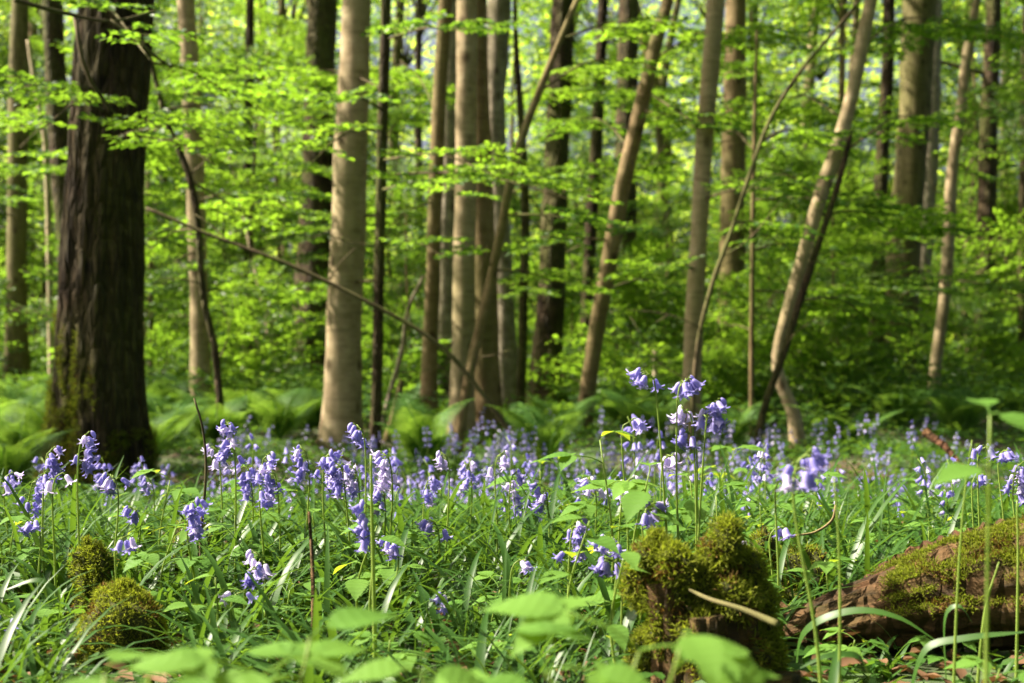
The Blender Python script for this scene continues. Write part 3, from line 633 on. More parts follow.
# low leafy ground cover
mb = MB()
for n, y0, y1, pw, s0, s1, h in ((9000, 1.5, 4.6, 1.0, .014, .036, .09), (50000, 4.2, 13, 1.0, .03, .065, .17), (60000, 12.8, 34, 1.0, .06, .13, .55), (16000, 30, 75, 1.0, .14, .26, .9)):
    ncl = n // 14
    cx, cy, r = scatter(ncl, y0, y1, .62, pw, int(n))
    pat = .5 + .5 * np.sin(cx * 2.3 / (1 + y0 * .12) + 1.7 * np.sin(cy * 1.1 / (1 + y0 * .1))) * np.sin(cy * 1.7 / (1 + y0 * .12) + .8)
    zone = cx / cy * F + 512
    ch = np.where((zone > 740) & (cy < 2.3), .3, 1) * np.where((zone > 55) & (zone < 195) & (cy < 2.1), .3, 1) * h * (.25 + .9 * pat) * r.uniform(.5, 1.1, ncl)
    k = r.integers(ncl, size=n)
    sp = (s0 + s1) * 1.3
    x = cx[k] + r.normal(0, sp, n); y = cy[k] + r.normal(0, sp, n)
    z = gz(x, y) + .01 + ch[k] * r.uniform(.3, 1, n) ** .7
    az = r.uniform(0, 6.28, n)
    fwd = np.stack([np.cos(az), np.sin(az), r.normal(-.1, .25, n)], -1)
    up = np.stack([r.normal(0, .3, n), r.normal(0, .3, n), np.ones(n)], -1)
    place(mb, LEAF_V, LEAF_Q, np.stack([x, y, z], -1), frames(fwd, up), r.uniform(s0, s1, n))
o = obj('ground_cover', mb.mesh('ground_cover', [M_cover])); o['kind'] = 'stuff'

# brown leaf litter
mb = MB(); n = 9000
x, y, r = scatter(n, 1.5, 14, .62, 1.6, 17); az = r.uniform(0, 6.28, n)
place(mb, LEAF_V * [1, 1, 2.5], LEAF_Q, np.stack([x, y, gz(x, y) + r.uniform(.003, .03, n)], -1), frames(np.stack([np.cos(az), np.sin(az), r.normal(0, .2, n)], -1), np.stack([r.normal(0, .3, n), r.normal(0, .3, n), np.ones(n)], -1)), r.uniform(.018, .045, n))
M_litter = leaf_mat('dead_leaf', (.05, .025, .012), (.18, .10, .05), (.2, .11, .04), .2, .7, .2)
o = obj('leaf_litter', mb.mesh('leaf_litter', [M_litter])); o['kind'] = 'stuff'

# strap leaves of the bluebells and grass
def straps(mb, x, y, L, wid, r, droop=(.7, 2.1), m=0):
    n = len(x); k = 6
    t = np.linspace(0, 1, k)
    az = r.uniform(0, 6.28, n); a0 = r.uniform(.75, 1.5, n); dr = r.uniform(*droop, n)
    ang = a0[:, None] - dr[:, None] * t[None] ** 1.3
    ds = L[:, None] / (k - 1)
    ppx = x / y * F + 512
    L = L * np.where(y < 2.3, .72, 1.0) * np.where((ppx > 60) & (ppx < 190) & (y < 2.15), .16, 1) * np.where((ppx > 600) & (ppx < 810) & (y < 1.85), .3, 1) * np.where((ppx > 770) & (y < 2.2), .38, 1)
    ds = L[:, None] / (k - 1)
    hx = np.cumsum(np.cos(ang) * ds, 1) - np.cos(ang[:, :1]) * ds; hz = np.cumsum(np.sin(ang) * ds, 1) - np.sin(ang[:, :1]) * ds
    cx = x[:, None] + np.cos(az)[:, None] * hx; cy = y[:, None] + np.sin(az)[:, None] * hx; cz = gz(x, y)[:, None] - .01 + hz
    w = wid[:, None] * np.array([.7, 1, 1, .85, .55, .06])[None]
    sx, sy = -np.sin(az)[:, None], np.cos(az)[:, None]
    a = np.stack([cx + sx * w, cy + sy * w, cz + w * .25], -1); b = np.stack([cx - sx * w, cy - sy * w, cz + w * .25], -1)
    c = np.stack([cx, cy, cz], -1)
    v = np.stack([a, c, b], 2).reshape(n, k * 3, 3)
    q = []
    for i in range(k - 1):
        for s in range(2): q.append((i * 3 + s, i * 3 + s + 1, (i + 1) * 3 + s + 1, (i + 1) * 3 + s))
    qq = (np.arange(n) * k * 3)[:, None, None] + np.array(q)[None]
    mb.add(v.reshape(-1, 3), quads=qq.reshape(-1, 4), m=m)

mb = MB()
for n, y0, y1, l0, l1, w0, w1 in ((7000, 1.55, 3.2, .15, .32, .0024, .0062), (6500, 3.0, 6.0, .14, .30, .003, .007), (5000, 5.5, 9, .14, .26, .003, .007)):
    ncl = n // 7
    cx, cy, r = scatter(ncl, y0, y1, .6, 1.0, n)
    k = r.integers(ncl, size=n)
    straps(mb, cx[k] + r.normal(0, .02, n), cy[k] + r.normal(0, .02, n), r.uniform(l0, l1, n), r.uniform(w0, w1, n), r)
# thin grass
cx, cy, r = scatter(3000, 1.5, 4.0, .6, 1.0, 5)
straps(mb, cx, cy, r.uniform(.08, .26, 3000), r.uniform(.0008, .0018, 3000), r, (.2, 1.4))
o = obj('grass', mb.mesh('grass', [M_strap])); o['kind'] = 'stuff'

# ------------------------------------------------------------------ ferns
def frond(seed, L=.75):
    r = np.random.default_rng(seed); mb = MB()
    k = 22; t = np.linspace(0, 1, k)
    ang = 1.28 - 1.25 * t ** 1.5
    px = np.cumsum(np.cos(ang)) * L / k; pz = np.cumsum(np.sin(ang)) * L / k
    path = np.stack([px, np.zeros(k), pz], -1)
    v, q, _ = tube(path, np.linspace(.004, .001, k), 4, cap=False); mb.add(v, quads=q)
    tan = norm(np.gradient(path, axis=0))
    pos, fwd, up, sz = [], [], [], []
    for i in range(3, k):
        w = L * .30 * math.sin(math.pi * min(1, (t[i] * .93 + .10)) ** .8) ** .9 + .01
        nrm = np.cross(tan[i], [0, 1, 0]) * -1
        for s in (1, -1):
            d = norm(np.array([0, s, 0]) + tan[i] * .28 - nrm * .0 + np.array([0, 0, -.12]))
            m = max(3, int(w / .018))
            for j in range(m):
                u = (j + .6) / m
                for s2 in (1, -1):
                    pos.append(path[i] + d * w * u); fwd.append(d * .45 + s2 * tan[i]); up.append(np.cross(tan[i], d) * s + r.normal(0, .15, 3)); sz.append(.024 * (1.1 - u) * (w / .2 + .4) + .006)
    up = np.array(up); up[up[:, 2] < 0] *= -1
    place(mb, LEAF_V, LEAF_Q, np.array(pos), frames(np.array(fwd), up), np.array(sz))
    return mb.mesh('frond', [M_fern])
FRONDS = [frond(800 + k, L) for k, L in enumerate((.58, .5, .66))]
FERN = [(20, 9.5), (60, 9.3), (30, 12), (150, 9.4), (175, 11), (215, 10.5), (248, 12.5), (280, 11.8), (310, 12.5), (235, 13.5), (270, 15), (165, 14), (20, 15), (50, 18), (300, 17), (225, 18), (402, 14), (422, 9.8), (545, 9.4), (140, 12.5), (-20, 11), (5, 7.8),
        (165, 10.2), (268, 14), (310, 14.5), (290, 20), (165, 20), (560, 12), (625, 12.5), (655, 14), (728, 11.5), (850, 11), (900, 13), (700, 15), (840, 15), (960, 12), (1000, 14), (610, 16), (650, 12)]
cnt = {}
for k, (px, D) in enumerate(FERN):
    x = (px - 512) / F * D
    dist = 'near' if D < 10 else 'mid-distance' if D < 13 else 'far'
    root = thing('fern', f'{dist} arching fern {where(px)}', 'fern', (x, D, float(gz(x, D))), 'ferns on the woodland floor')
    n = 7 + k % 3
    for j in range(n):
        obj('frond', FRONDS[(j + k) % 3], root, (0, 0, 0), (0, .12 * math.sin(j * 2.1 + k), j * 6.283 / n + k + .3 * math.sin(j * 5)), (.8 + .35 * ((j * 7 + k) % 5) / 5) * (1 + .02 * max(0, D - 10)))

# ------------------------------------------------------------------ moss
TUFT_V = np.array([(0, -.06, 0), (0, .06, 0), (.5, .085, .08), (.5, -.085, .08), (1, 0, -.08)])
def moss_tufts(mb, pos, nrm, n, length, r, m=0, wild=.7):
    k = r.integers(len(pos), size=n)
    p = pos[k] + r.normal(0, length * .35, (n, 3))
    d = norm(nrm[k] + r.normal(0, wild, (n, 3)))
    up = norm(r.normal(size=(n, 3)))
    R = frames(d, up); s = length * r.uniform(.5, 1.3, n)
    loc = TUFT_V[None] * s[:, None, None]
    v = np.einsum('nij,nkj->nki', R, loc) + p[:, None, :]
    dead = np.sin(p[:, 0] * 70 + 2 * np.sin(p[:, 2] * 60)) * np.sin(p[:, 2] * 80 + 1.3) + r.normal(0, .35, n) > .72
    for msk, mi in ((~dead, m), (dead, m + 1)):
        nn = int(msk.sum())
        if not nn: continue
        base = (np.arange(nn) * 5)[:, None]
        mb.add(v[msk].reshape(-1, 3), quads=(base + np.array([[0, 1, 2, 3]])), tris=(base + np.array([[3, 2, 4]])), m=mi)

def blob(c, rad, seed, nu=40, nv=24, amp=.26):
    r = np.random.default_rng(seed); ph = r.uniform(0, 6.28, 12)
    th = np.linspace(0, 2 * np.pi, nu, endpoint=False)[None]; fi = np.linspace(.02, np.pi - .02, nv)[:, None]
    d = np.stack([np.sin(fi) * np.cos(th), np.sin(fi) * np.sin(th), np.cos(fi) * np.ones_like(th)], -1)
    b = 1 + amp * (np.sin(3 * d[..., 0] + ph[0]) * np.sin(4 * d[..., 1] + ph[1]) + .7 * np.sin(6 * d[..., 2] + 3 * d[..., 0] + ph[2]) + .5 * np.sin(9 * d[..., 0] + 7 * d[..., 1] + ph[3]) + .35 * np.sin(14 * d[..., 1] + 11 * d[..., 2] + ph[4]))
    v = (d * b[..., None] * np.asarray(rad) + np.asarray(c)).reshape(-1, 3)
    i = np.arange(nv - 1)[:, None] * nu; j = np.arange(nu)[None]; jn = (j + 1) % nu
    q = np.stack([i + j, i + nu + j, i + nu + jn, i + jn], -1).reshape(-1, 4)
    return v, q, norm((d / np.asarray(rad)).reshape(-1, 3))

def mossy(name, label, cat, center_px, D, lobes, ntuft, tl, seed, wood=None, amp=.26):
    """lobes: (px, py, rx px, rz px, dy) ellipsoids covered with moss; a short dead stump inside carries them"""
    cx = (center_px - 512) / F * D
    base = np.array([cx, D, float(gz(cx, D))])
    root = thing(name, label, cat, base)
    r = np.random.default_rng(seed)
    mb, mt = MB(), MB()
    tot = sum(l[2] * l[3] for l in lobes)
    for k, (px, py, rx, rz, dy) in enumerate(lobes):
        c = P(px, py, D + dy) - base; s = (D + dy) / F
        v, q, nr = blob(c, (rx * s, rx * s * .85, rz * s), seed + k, amp=amp); mb.add(v, quads=q)
        keep = v[:, 2] > -.02
        moss_tufts(mt, v[keep], nr[keep], int(ntuft * l2 / tot) if (l2 := rx * rz) else 0, tl, r)
    ms = MB()
    for wx, wy, wr in wood or ((center_px, lobes[0][1], lobes[0][2] * .75),):
        tp = P(wx, wy, D) - base; top = tp[2]
        v, q, t = tube(catmull([(tp[0] * .8, 0, -.04), (tp[0] * .9 + .005, 0, top * .5), (tp[0], 0, top * .95)], 12), wr * D / F * np.linspace(1.05, .8, 12), 30, lambda th, h: 1 + .10 * np.sin(th * 5 + 9 * h + wx) + .06 * np.sin(th * 11 + 30 * h))
        ms.add(v, quads=q, tris=t)
    obj('stump', ms.mesh('stump', [M_rot]), root)
    mm = obj('moss', mb.mesh('moss', [M_mossb]), root)
    obj('moss_tufts', mt.mesh('moss_tufts', [M_moss, M_mossdead], False), mm)
    return root

mossy('mossy_stump', 'round dome of moss on a low stump beneath the oak', 'stump', 124, 1.95, [(124, 630, 38, 43, 0), (112, 646, 30, 30, .01), (140, 648, 28, 28, .01)], 30000, .0072, 21, amp=.09)
mossy('mossy_stump', 'thin knobbly mossy stump just behind the moss dome', 'stump', 90, 2.2, [(92, 592, 15, 34, 0), (86, 562, 11, 15, .01), (100, 570, 10, 18, .0)], 9000, .008, 22)
mossy('mossy_stump', 'ragged two-peaked mossy stump left of the fallen log', 'stump', 706, 1.72, [(655, 560, 20, 17, .02), (677, 570, 21, 17, .0), (640, 580, 14, 17, .02), (664, 592, 20, 17, .01), (727, 541, 11, 19, 0), (718, 562, 17, 17, .01), (742, 574, 18, 20, .02), (704, 588, 15, 17, .0), (736, 602, 22, 18, -.01), (759, 612, 15, 23, .02), (668, 626, 17, 22, .0), (702, 642, 21, 22, -.02), (746, 652, 24, 28, 0), (767, 658, 14, 30, .02), (718, 672, 26, 24, -.02), (648, 660, 15, 20, .02)], 60000, .0095, 23, ((706, 606, 46), (662, 575, 20), (740, 585, 22)))
mossy('mossy_stump', 'sunny yellow moss clump at the left end of the log', 'stump', 797, 2.4, [(797, 590, 30, 30, 0), (775, 600, 22, 26, 0), (812, 570, 16, 20, 0), (760, 560, 14, 26, .02)], 8000, .009, 24)
mossy('mossy_stump', 'dark narrow mossy stub between moss dome and bluebells', 'stump', 192, 2.7, [(190, 565, 20, 30, 0), (186, 540, 12, 16, 0)], 4000, .008, 25)

# moss on the oak's foot
root = TR['oak']; me = [c for c in root.children if c.name.startswith('trunk')][0].data
co = np.empty(len(me.vertices) * 3); me.vertices.foreach_get('co', co); co = co.reshape(-1, 3)
no = np.empty(len(me.vertices) * 3); me.vertices.foreach_get('normal', no); no = no.reshape(-1, 3)
r = np.random.default_rng(5)
co = np.repeat(co, 5, 0); no = np.repeat(no, 5, 0); co[:, 2] += r.uniform(-.05, .05, len(co))
patch = np.sin(co[:, 2] * 9 + co[:, 0] * 14) + .8 * np.sin(co[:, 0] * 31 + co[:, 2] * 5 + 1) + .7 * np.sin(co[:, 1] * 23 - co[:, 2] * 17) + .3
sel = (no[:, 0] < .15) & (co[:, 2] < 1.05 - .55 * (no[:, 0] + .9)) & (patch > -.5) | ((co[:, 2] < .4) & (patch > -.3))
mb = MB(); moss_tufts(mb, co[sel] + no[sel] * .008, no[sel], 22000, .024, r, wild=.9)
obj('moss', mb.mesh('moss', [M_moss, M_mossdead], False), root)

# ------------------------------------------------------------------ fallen log
Dl = 2.02
ax = [P(772, 640, 2.08), P(830, 626, 2.06), P(900, 610, 2.03), P(960, 596, 2.0), P(1030, 584, 1.98), P(1150, 560, 1.9)]
rad_px = [16, 30, 40, 48, 58, 66]
base = np.array([ax[3][0], ax[3][1], float(gz(ax[3][0], ax[3][1]))])
pts = np.array([[*(a - base), rp / F * Dl] for a, rp in zip(ax, rad_px)])
path = catmull(pts, 110)
ph = np.random.default_rng(8).uniform(0, 6.28, 10)
def ldisp(th, h):
    a = np.sin(th * 7 + 3 * np.sin(h * 9) + ph[0]); b = np.sin(th * 13 + h * 30 + 2 * np.sin(h * 17) + ph[1])
    c = np.sin(th * 19 + 2.5 * np.sin(h * 13 + 2 * th) + ph[4])
    return 1 + .06 * np.sign(a) * np.abs(a) ** .4 + .03 * np.sign(c) * np.abs(c) ** .5 + .02 * b + .025 * np.sin(h * 21 + ph[2]) * np.sin(th * 2 + ph[3]) + .015 * np.sin(h * 75 + th * 4)
root = thing('fallen_log', 'rotting fallen log with torn brown bark and green moss', 'log', base)
v, q, t = tube(path[:, :3], path[:, 3], 72, ldisp)
mb = MB(); mb.add(v, quads=q, tris=t); lm = mb.mesh('log_body', [M_rot]); obj('log_body', lm, root)
# torn strip of bark on the far side of the top
mb = MB()
for k, (pl, rp) in enumerate(((((862, 594, 2.14), (890, 571, 2.16), (930, 557, 2.15), (965, 546, 2.14), (1010, 528, 2.13)), 13), (((845, 604, 2.1), (868, 590, 2.1), (900, 580, 2.08), (925, 574, 2.08)), 8))):
    pp = catmull([P(*a) - base for a in pl], 40)
    v, q, t = tube(pp, rp / F * Dl * (.55 + .45 * np.sin(np.linspace(.2, 2.9, 40)) + .15 * np.sin(np.arange(40) * 1.7)), 18, lambda th, h: 1 + .25 * np.sin(th * 3 + h * 22) + .15 * np.sin(th * 7 + h * 50))
    mb.add(v, quads=q, tris=t)
obj('bark_flap', mb.mesh('bark_flap', [M_rot]), root)
co = np.empty(len(lm.vertices) * 3); lm.vertices.foreach_get('co', co); co = co.reshape(-1, 3)
no = np.empty(len(lm.vertices) * 3); lm.vertices.foreach_get('normal', no); no = no.reshape(-1, 3)
r = np.random.default_rng(6)
px_of = (co[:, 0] + base[0]) / (co[:, 1] + base[1]) * F + 512
sel = (no[:, 2] > .42 - .0016 * (px_of - 900) + .22 * np.sin(co[:, 0] * 33) + .12 * np.sin(co[:, 0] * 90)) & (px_of > 878 + 22 * np.sin(co[:, 1] * 60) ) & (np.sin(co[:, 0] * 55) + np.sin(co[:, 1] * 70 + co[:, 0] * 20) > -1.35)
mb = MB(); moss_tufts(mb, co[sel], no[sel], 34000, .008, r, wild=.8)
obj('moss', mb.mesh('moss', [M_moss, M_mossdead], False), root)

# low log along the bottom edge
base = P(600, 690, 1.78); base[2] = float(gz(base[0], base[1]))
root = thing('fallen_log', 'low brown log end peeping up below the ragged stump', 'log', base)
pp = catmull([P(478, 694, 1.83) - base, P(530, 690, 1.8) - base, P(610, 690, 1.76) - base, P(800, 700, 1.7) - base], 50)
v, q, t = tube(pp, 21 / F * 1.78 * np.linspace(.7, 1.2, 50), 36, ldisp); mb = MB(); mb.add(v, quads=q, tris=t)
obj('log_body', mb.mesh('log_body', [M_rot]), root)

# dead sticks
def stick(label, pl, w, mat=M_snag, n=24):
    pp = np.array([P(*a) for a in pl]); b = pp[np.argmin(pp[:, 2])].copy()
    mb = MB(); v, q, t = tube(catmull(pp - b, n), np.linspace(w, w * .5, n) / 2 / F * pl[0][2], 8, lambda th, h: 1 + .12 * np.sin(th * 3 + h * 40)); mb.add(v, quads=q, tris=t)
    tag(obj('dead_stick', mb.mesh('dead_stick', [mat]), None, b), label, 'stick', 'dead sticks on the ground')
stick('pale dead stick poking out of the ragged mossy stump', [(778, 624, 1.5), (745, 610, 1.55), (712, 600, 1.6), (690, 590, 1.68)], 7, M_twig)
stick('thin forked dead twig arching over the yellow moss clump', [(836, 505, 2.3), (832, 520, 2.3), (815, 532, 2.3), (795, 536, 2.3), (785, 545, 2.35)], 3, M_brown)
stick('brown dead stalk standing left of the bluebell patch', [(316, 683, 1.9), (314, 640, 1.92), (313, 580, 1.95), (309, 512, 2.0)], 6, M_rot)
stick('dark dry stalk bending over right of the oak foot', [(203, 612, 2.5), (201, 540, 2.5), (206, 470, 2.5), (203, 430, 2.5), (194, 398, 2.5)], 4, M_twig)
stick('broken brown stick among leaves left of the olive trunk foot', [(925, 432, 7.5), (945, 447, 7.4), (965, 470, 7.3)], 9, M_rot)
stick('pale dead stick lying low beneath the lit pale beech', [(316, 440, 7), (345, 458, 7), (370, 478, 7)], 5, M_brown)

# ------------------------------------------------------------------ leafy herbs
def leaflet(L, W, x0=(0, 0, 0), az=0.0, tilt=0.0, teeth=11, cup=.22, droop=.25):
    n = teeth * 2 + 1
    t = np.linspace(0, 1, n)
    w = W * 1.15 * np.sin(np.pi * t ** .72) * (1 - .35 * t)
    sw = w * (1 + .2 * (np.arange(n) % 2) * (t > .05) * (t < .97)); sx = t * L + (np.arange(n) % 2) * L * .012
    c = np.stack([t * L, np.zeros(n), -droop * L * t * t], -1)
    rip = .04 * W * np.sin(t * 40)
    hl = np.stack([sx * .98, w * .5, c[:, 2] + cup * w * .35 + rip], -1); l = np.stack([sx, sw, c[:, 2] + cup * w * .55], -1)
    h2 = hl * [1, -1, 1]; rr = l * [1, -1, 1]
    v = np.stack([l, hl, c, h2, rr], 1).reshape(-1, 3)
    q = [(i * 5 + s, i * 5 + s + 1, (i + 1) * 5 + s + 1, (i + 1) * 5 + s) for i in range(n - 1) for s in range(4)]
    R = np.array(Matrix.Rotation(az, 3, 'Z') @ Matrix.Rotation(tilt, 3, 'Y'))
    return v @ R.T + np.asarray(x0), q

def trifoliate(seed, L=.06):
    r = np.random.default_rng(seed); mb = MB()
    pet = catmull([(0, 0, 0), (.35 * L, 0, .18 * L), (.9 * L, 0, .25 * L)], 6)
    v, q, t = tube(pet, .012 * L + .0004, 5); mb.add(v, quads=q, tris=t)
    e = pet[-1]
    for az, s in ((0, 1.0), (1.15, .82), (-1.15, .82)):
        v, q = leaflet(L * s * r.uniform(.92, 1.08), L * .30 * s, e, az + r.normal(0, .1), r.uniform(-.1, .2)); mb.add(v, quads=q)
    return mb.mesh('leaf', [M_herb])
def simple_leaf(seed, L=.06):
    r = np.random.default_rng(seed); mb = MB()
    pet = catmull([(0, 0, 0), (.12 * L, 0, .06 * L), (.25 * L, 0, .06 * L)], 4)
    v, q, t = tube(pet, .012 * L + .0004, 5); mb.add(v, quads=q, tris=t)
    v, q = leaflet(L, L * .27, pet[-1], 0, r.uniform(-.05, .15), teeth=12); mb.add(v, quads=q)
    return mb.mesh('leaf', [M_herb])
HL = [trifoliate(k) for k in range(4)] + [simple_leaf(10 + k) for k in range(3)]

def herb(label, px, py, D, size, nleaf, kind=0, seed=0, group='leafy herbs among the bluebells'):
    front = D < 1.5
    r = np.random.default_rng(seed + 4000)
    x = (px - 512) / F * D
    b = np.array([x, D, float(gz(x, D))])
    top = P(px, py, D) - b
    h = max(top[2], .03)
    root = thing('leafy_herb', label, 'herb', b, group)
    path = catmull([(r.normal(0, .02), r.normal(0, .02), -.01), (r.normal(0, .1) * h, r.normal(0, .08) * h, h * .5), (0, 0, h)], 10)
    mb = MB(); v, q, t = tube(path, np.linspace(.0022, .0011, 10), 6); mb.add(v, quads=q, tris=t)
    obj('stem', mb.mesh('stem', [M_stem]), root)
    for k in range(nleaf):
        u = 1 - (k / max(nleaf, 1)) * (.12 if front else .75)
        p = path[int(round(u * 9))]
        az = k * 2.4 + r.uniform(-.5, .5) + seed
        me = HL[r.integers(4)] if kind == 0 else HL[4 + r.integers(3)]
        e = Matrix.Rotation(.28 if front else .14, 3, 'X') @ Matrix.Rotation(az, 3, 'Z') @ Matrix.Rotation(r.uniform(-.2, .2), 3, 'Y')
        obj('leaf', me, root, p, e.to_euler(), (1.25 if front else 1.0) * size / .06 * (1 if k else .85) * r.uniform(.8, 1.15))
    return root

HERBS = [
    ('large blurred three-part leaf in front of the ragged stump', 640, 650, .97, .062, 3, 0), ('single long blurred leaf before the bluebell patch', 310, 638, .97, .06, 2, 1), ('flat blurred pale leaves under the moss dome', 150, 676, .97, .042, 4, 1),
    ('blurred low leaves at the bottom middle', 470, 682, .97, .036, 4, 1), ('blurred leaf cluster at the bottom left corner', 60, 690, .97, .04, 4, 1), ('glowing yellow leaves over the right end of log', 990, 415, 1.1, .036, 3, 1),
    ('small pointed leaf below the ragged stump', 728, 680, .97, .035, 2, 1), ('blurred leaves at the bottom beside the long blurred leaf', 262, 676, .97, .04, 4, 0),
    ('blurred pale leaf pair at the very bottom near the dome', 105, 672, .9, .04, 3, 1), ('blurred pale leaves at the bottom right of the dome', 205, 676, .9, .04, 3, 1), ('blurred pale leaf sprig at bottom under the tall stalk', 420, 672, .92, .036, 3, 1), ('blurred jagged leaf right before the ragged stump', 685, 632, .95, .042, 2, 1), ('blurred leaves at the bottom before the brown log end', 545, 672, .92, .034, 3, 0),
    ('tall layered herb left of the tallest bluebells', 600, 440, 2.1, .055, 8, 0), ('broad leaved herb beneath the tallest bluebells', 650, 470, 2.0, .062, 7, 1), ('bright herb behind the ragged mossy stump', 690, 480, 2.15, .055, 6, 1), ('leafy herb with wide blades left of ragged stump', 590, 520, 1.85, .05, 6, 1),
    ('low bright herb hugging the ragged stump', 625, 552, 1.7, .045, 5, 1), ('jagged herb behind the torn bark log', 850, 540, 2.7, .045, 7, 0), ('pale tipped herb right above the torn bark', 890, 520, 2.9, .05, 7, 0), ('herb in front of the mossy log', 945, 640, 1.95, .035, 6, 0), ('small herb under the log\'s bare end', 855, 640, 1.9, .035, 6, 0),
    ('tall herb crowding behind the moss dome', 170, 480, 2.6, .055, 8, 0), ('herb spreading beside the dark narrow stub', 235, 515, 2.4, .05, 7, 0), ('leafy herb at the left edge below the oak', 15, 520, 2.4, .05, 7, 0), ('herb between moss dome and bluebell patch', 290, 590, 2.1, .045, 7, 0),
    ('low herb in the middle of the grass', 400, 580, 2.2, .045, 6, 0), ('herb right of the lone low bluebell', 500, 590, 2.1, .045, 7, 0), ('herb with level leaves under the drooping bluebell', 560, 590, 2.0, .04, 6, 1), ('herb on the far side of the yellow moss clump', 760, 505, 2.6, .05, 7, 0),
    ('herb beside the blurred bluebell and its stalk', 825, 560, 2.1, .04, 6, 0), ('herb near the right edge behind the log', 985, 515, 2.8, .05, 7, 0), ('herb at bottom centre beside the nearest stalk', 390, 640, 1.7, .04, 6, 0), ('herb in front of the dark stub', 215, 600, 2.0, .04, 6, 0), ('herb low at left of the moss dome', 40, 600, 2.0, .035, 6, 1),
    ('herb at the bottom right corner', 1000, 668, 1.6, .04, 6, 0), ('herb between the bottom log and the stalk', 500, 640, 1.8, .035, 6, 0),
    ('herb with pale top leaves under the twin trunks', 455, 540, 2.8, .05, 7, 0), ('dark herb beneath the lit beech bluebells', 330, 540, 2.7, .05, 7, 0), ('bright herb beyond the drooping bluebell', 540, 470, 3.2, .06, 8, 0), ('leafy herb beneath the wavy pale beech', 935, 490, 3.6, .06, 8, 0), ('leafy herb beneath the crooked beech', 800, 470, 3.8, .06, 8, 0), ('tall herb right of the tallest bluebells', 735, 450, 3.4, .06, 8, 0),
]
for k, (lab, px, py, D, s, nl, kd) in enumerate(HERBS): herb(lab, px, py, D, s, nl, kd, k)

r = np.random.default_rng(4321)
for k in range(100):
    D = r.uniform(1.9, 4.8); px = r.uniform(-60, 1080)
    if 60 < px < 190 and D < 2.2 or px > 770 and D < 2.5: continue
    x = px / 1
    gy = float(gz((px - 512) / F * D, D)) + r.uniform(.05, .19)
    py = HZ + (CZ - gy) * F / D
    herb(f'small leafy herb in grass {where(min(max(px, 16), 986))}', px, py, D, r.uniform(.032, .055), int(r.integers(4, 8)), int(r.integers(2)), 100 + k)

# tall thin stalks in front
def stalk(label, pl, w, mat=M_stem):
    pp = np.array([P(*a) for a in pl]); pp[0][2] = gz(pp[0][0], pp[0][1]) - .01
    b = pp[0].copy(); n = 24
    mb = MB(); v, q, t = tube(catmull(pp - b, n), np.linspace(w, w * .45, n) / 2 / F * pl[0][2], 6); mb.add(v, quads=q, tris=t)
    tag(obj('grass_stalk', mb.mesh('grass_stalk', [mat]), None, b), label, 'stalk', 'tall thin stalks')
stalk('thick green stalk rising left of the log end', [(838, 683, 1.5), (840, 600, 1.5), (838, 530, 1.5), (834, 478, 1.5)], 4)
stalk('tall thin stalk crossing the mossy log', [(952, 683, 1.6), (957, 600, 1.6), (964, 500, 1.6), (972, 440, 1.6)], 3.5)
stalk('thin stalk at the right edge over the log', [(1016, 640, 1.8), (1018, 560, 1.8), (1017, 500, 1.8)], 4)
stalk('short slanting stalk before the mossy log', [(975, 665, 1.7), (985, 610, 1.7), (999, 562, 1.7)], 4)
stalk('tall straight stalk in the bluebell patch', [(376, 690, 1.75), (374, 600, 1.75), (372, 520, 1.75), (371, 455, 1.75)], 5.5)
# long arching blades before the log
def blade(label, pl, w):
    pp = np.array([P(*a) for a in pl]); pp[0][2] = gz(pp[0][0], pp[0][1]) - .01; b = pp[0].copy(); n = 24
    c = catmull(pp - b, n); wd = w / 2 / F * pl[0][2] * np.sin(np.linspace(.5, 3.1, n)) ** .6
    s = np.array([0, .75, .66])
    v = np.stack([c + s * wd[:, None], c - np.array([0, 0, .2]) * wd[:, None], c - s * wd[:, None]], 1).reshape(-1, 3)
    q = [(i * 3 + k, i * 3 + k + 1, i * 3 + k + 4, i * 3 + k + 3) for i in range(n - 1) for k in range(2)]
    mb = MB(); mb.add(v, quads=q)
    tag(obj('arching_grass', mb.mesh('arching_grass', [M_strap]), None, b), label, 'grass blade', 'long arching grass blades')
blade('long grass blade arching left over the bare log end', [(796, 670, 1.8), (800, 640, 1.8), (820, 620, 1.78), (860, 610, 1.76), (900, 618, 1.74), (935, 640, 1.72)], 9)
blade('upright bent blade standing before the mossy log', [(948, 660, 1.75), (944, 630, 1.75), (948, 610, 1.75), (960, 606, 1.74), (972, 622, 1.73)], 8)
blade('grass blade sweeping right beneath the log', [(905, 672, 1.7), (925, 650, 1.7), (965, 638, 1.68), (1024, 632, 1.66)], 9)
blade('grass blade curving out below the log end', [(880, 680, 1.6), (862, 660, 1.6), (830, 655, 1.6), (800, 668, 1.6)], 9)
blade('grass blade flopping over at the left edge', [(45, 640, 1.9), (60, 600, 1.9), (40, 580, 1.9), (5, 590, 1.9)], 8)
blade('pale bent blade left of the dark narrow stub', [(112, 560, 2.2), (130, 545, 2.2), (142, 548, 2.2), (155, 580, 2.2)], 6)
blade('blade arching over right of the dark stub', [(190, 590, 2.2), (193, 550, 2.2), (208, 525, 2.2), (228, 525, 2.2)], 6)

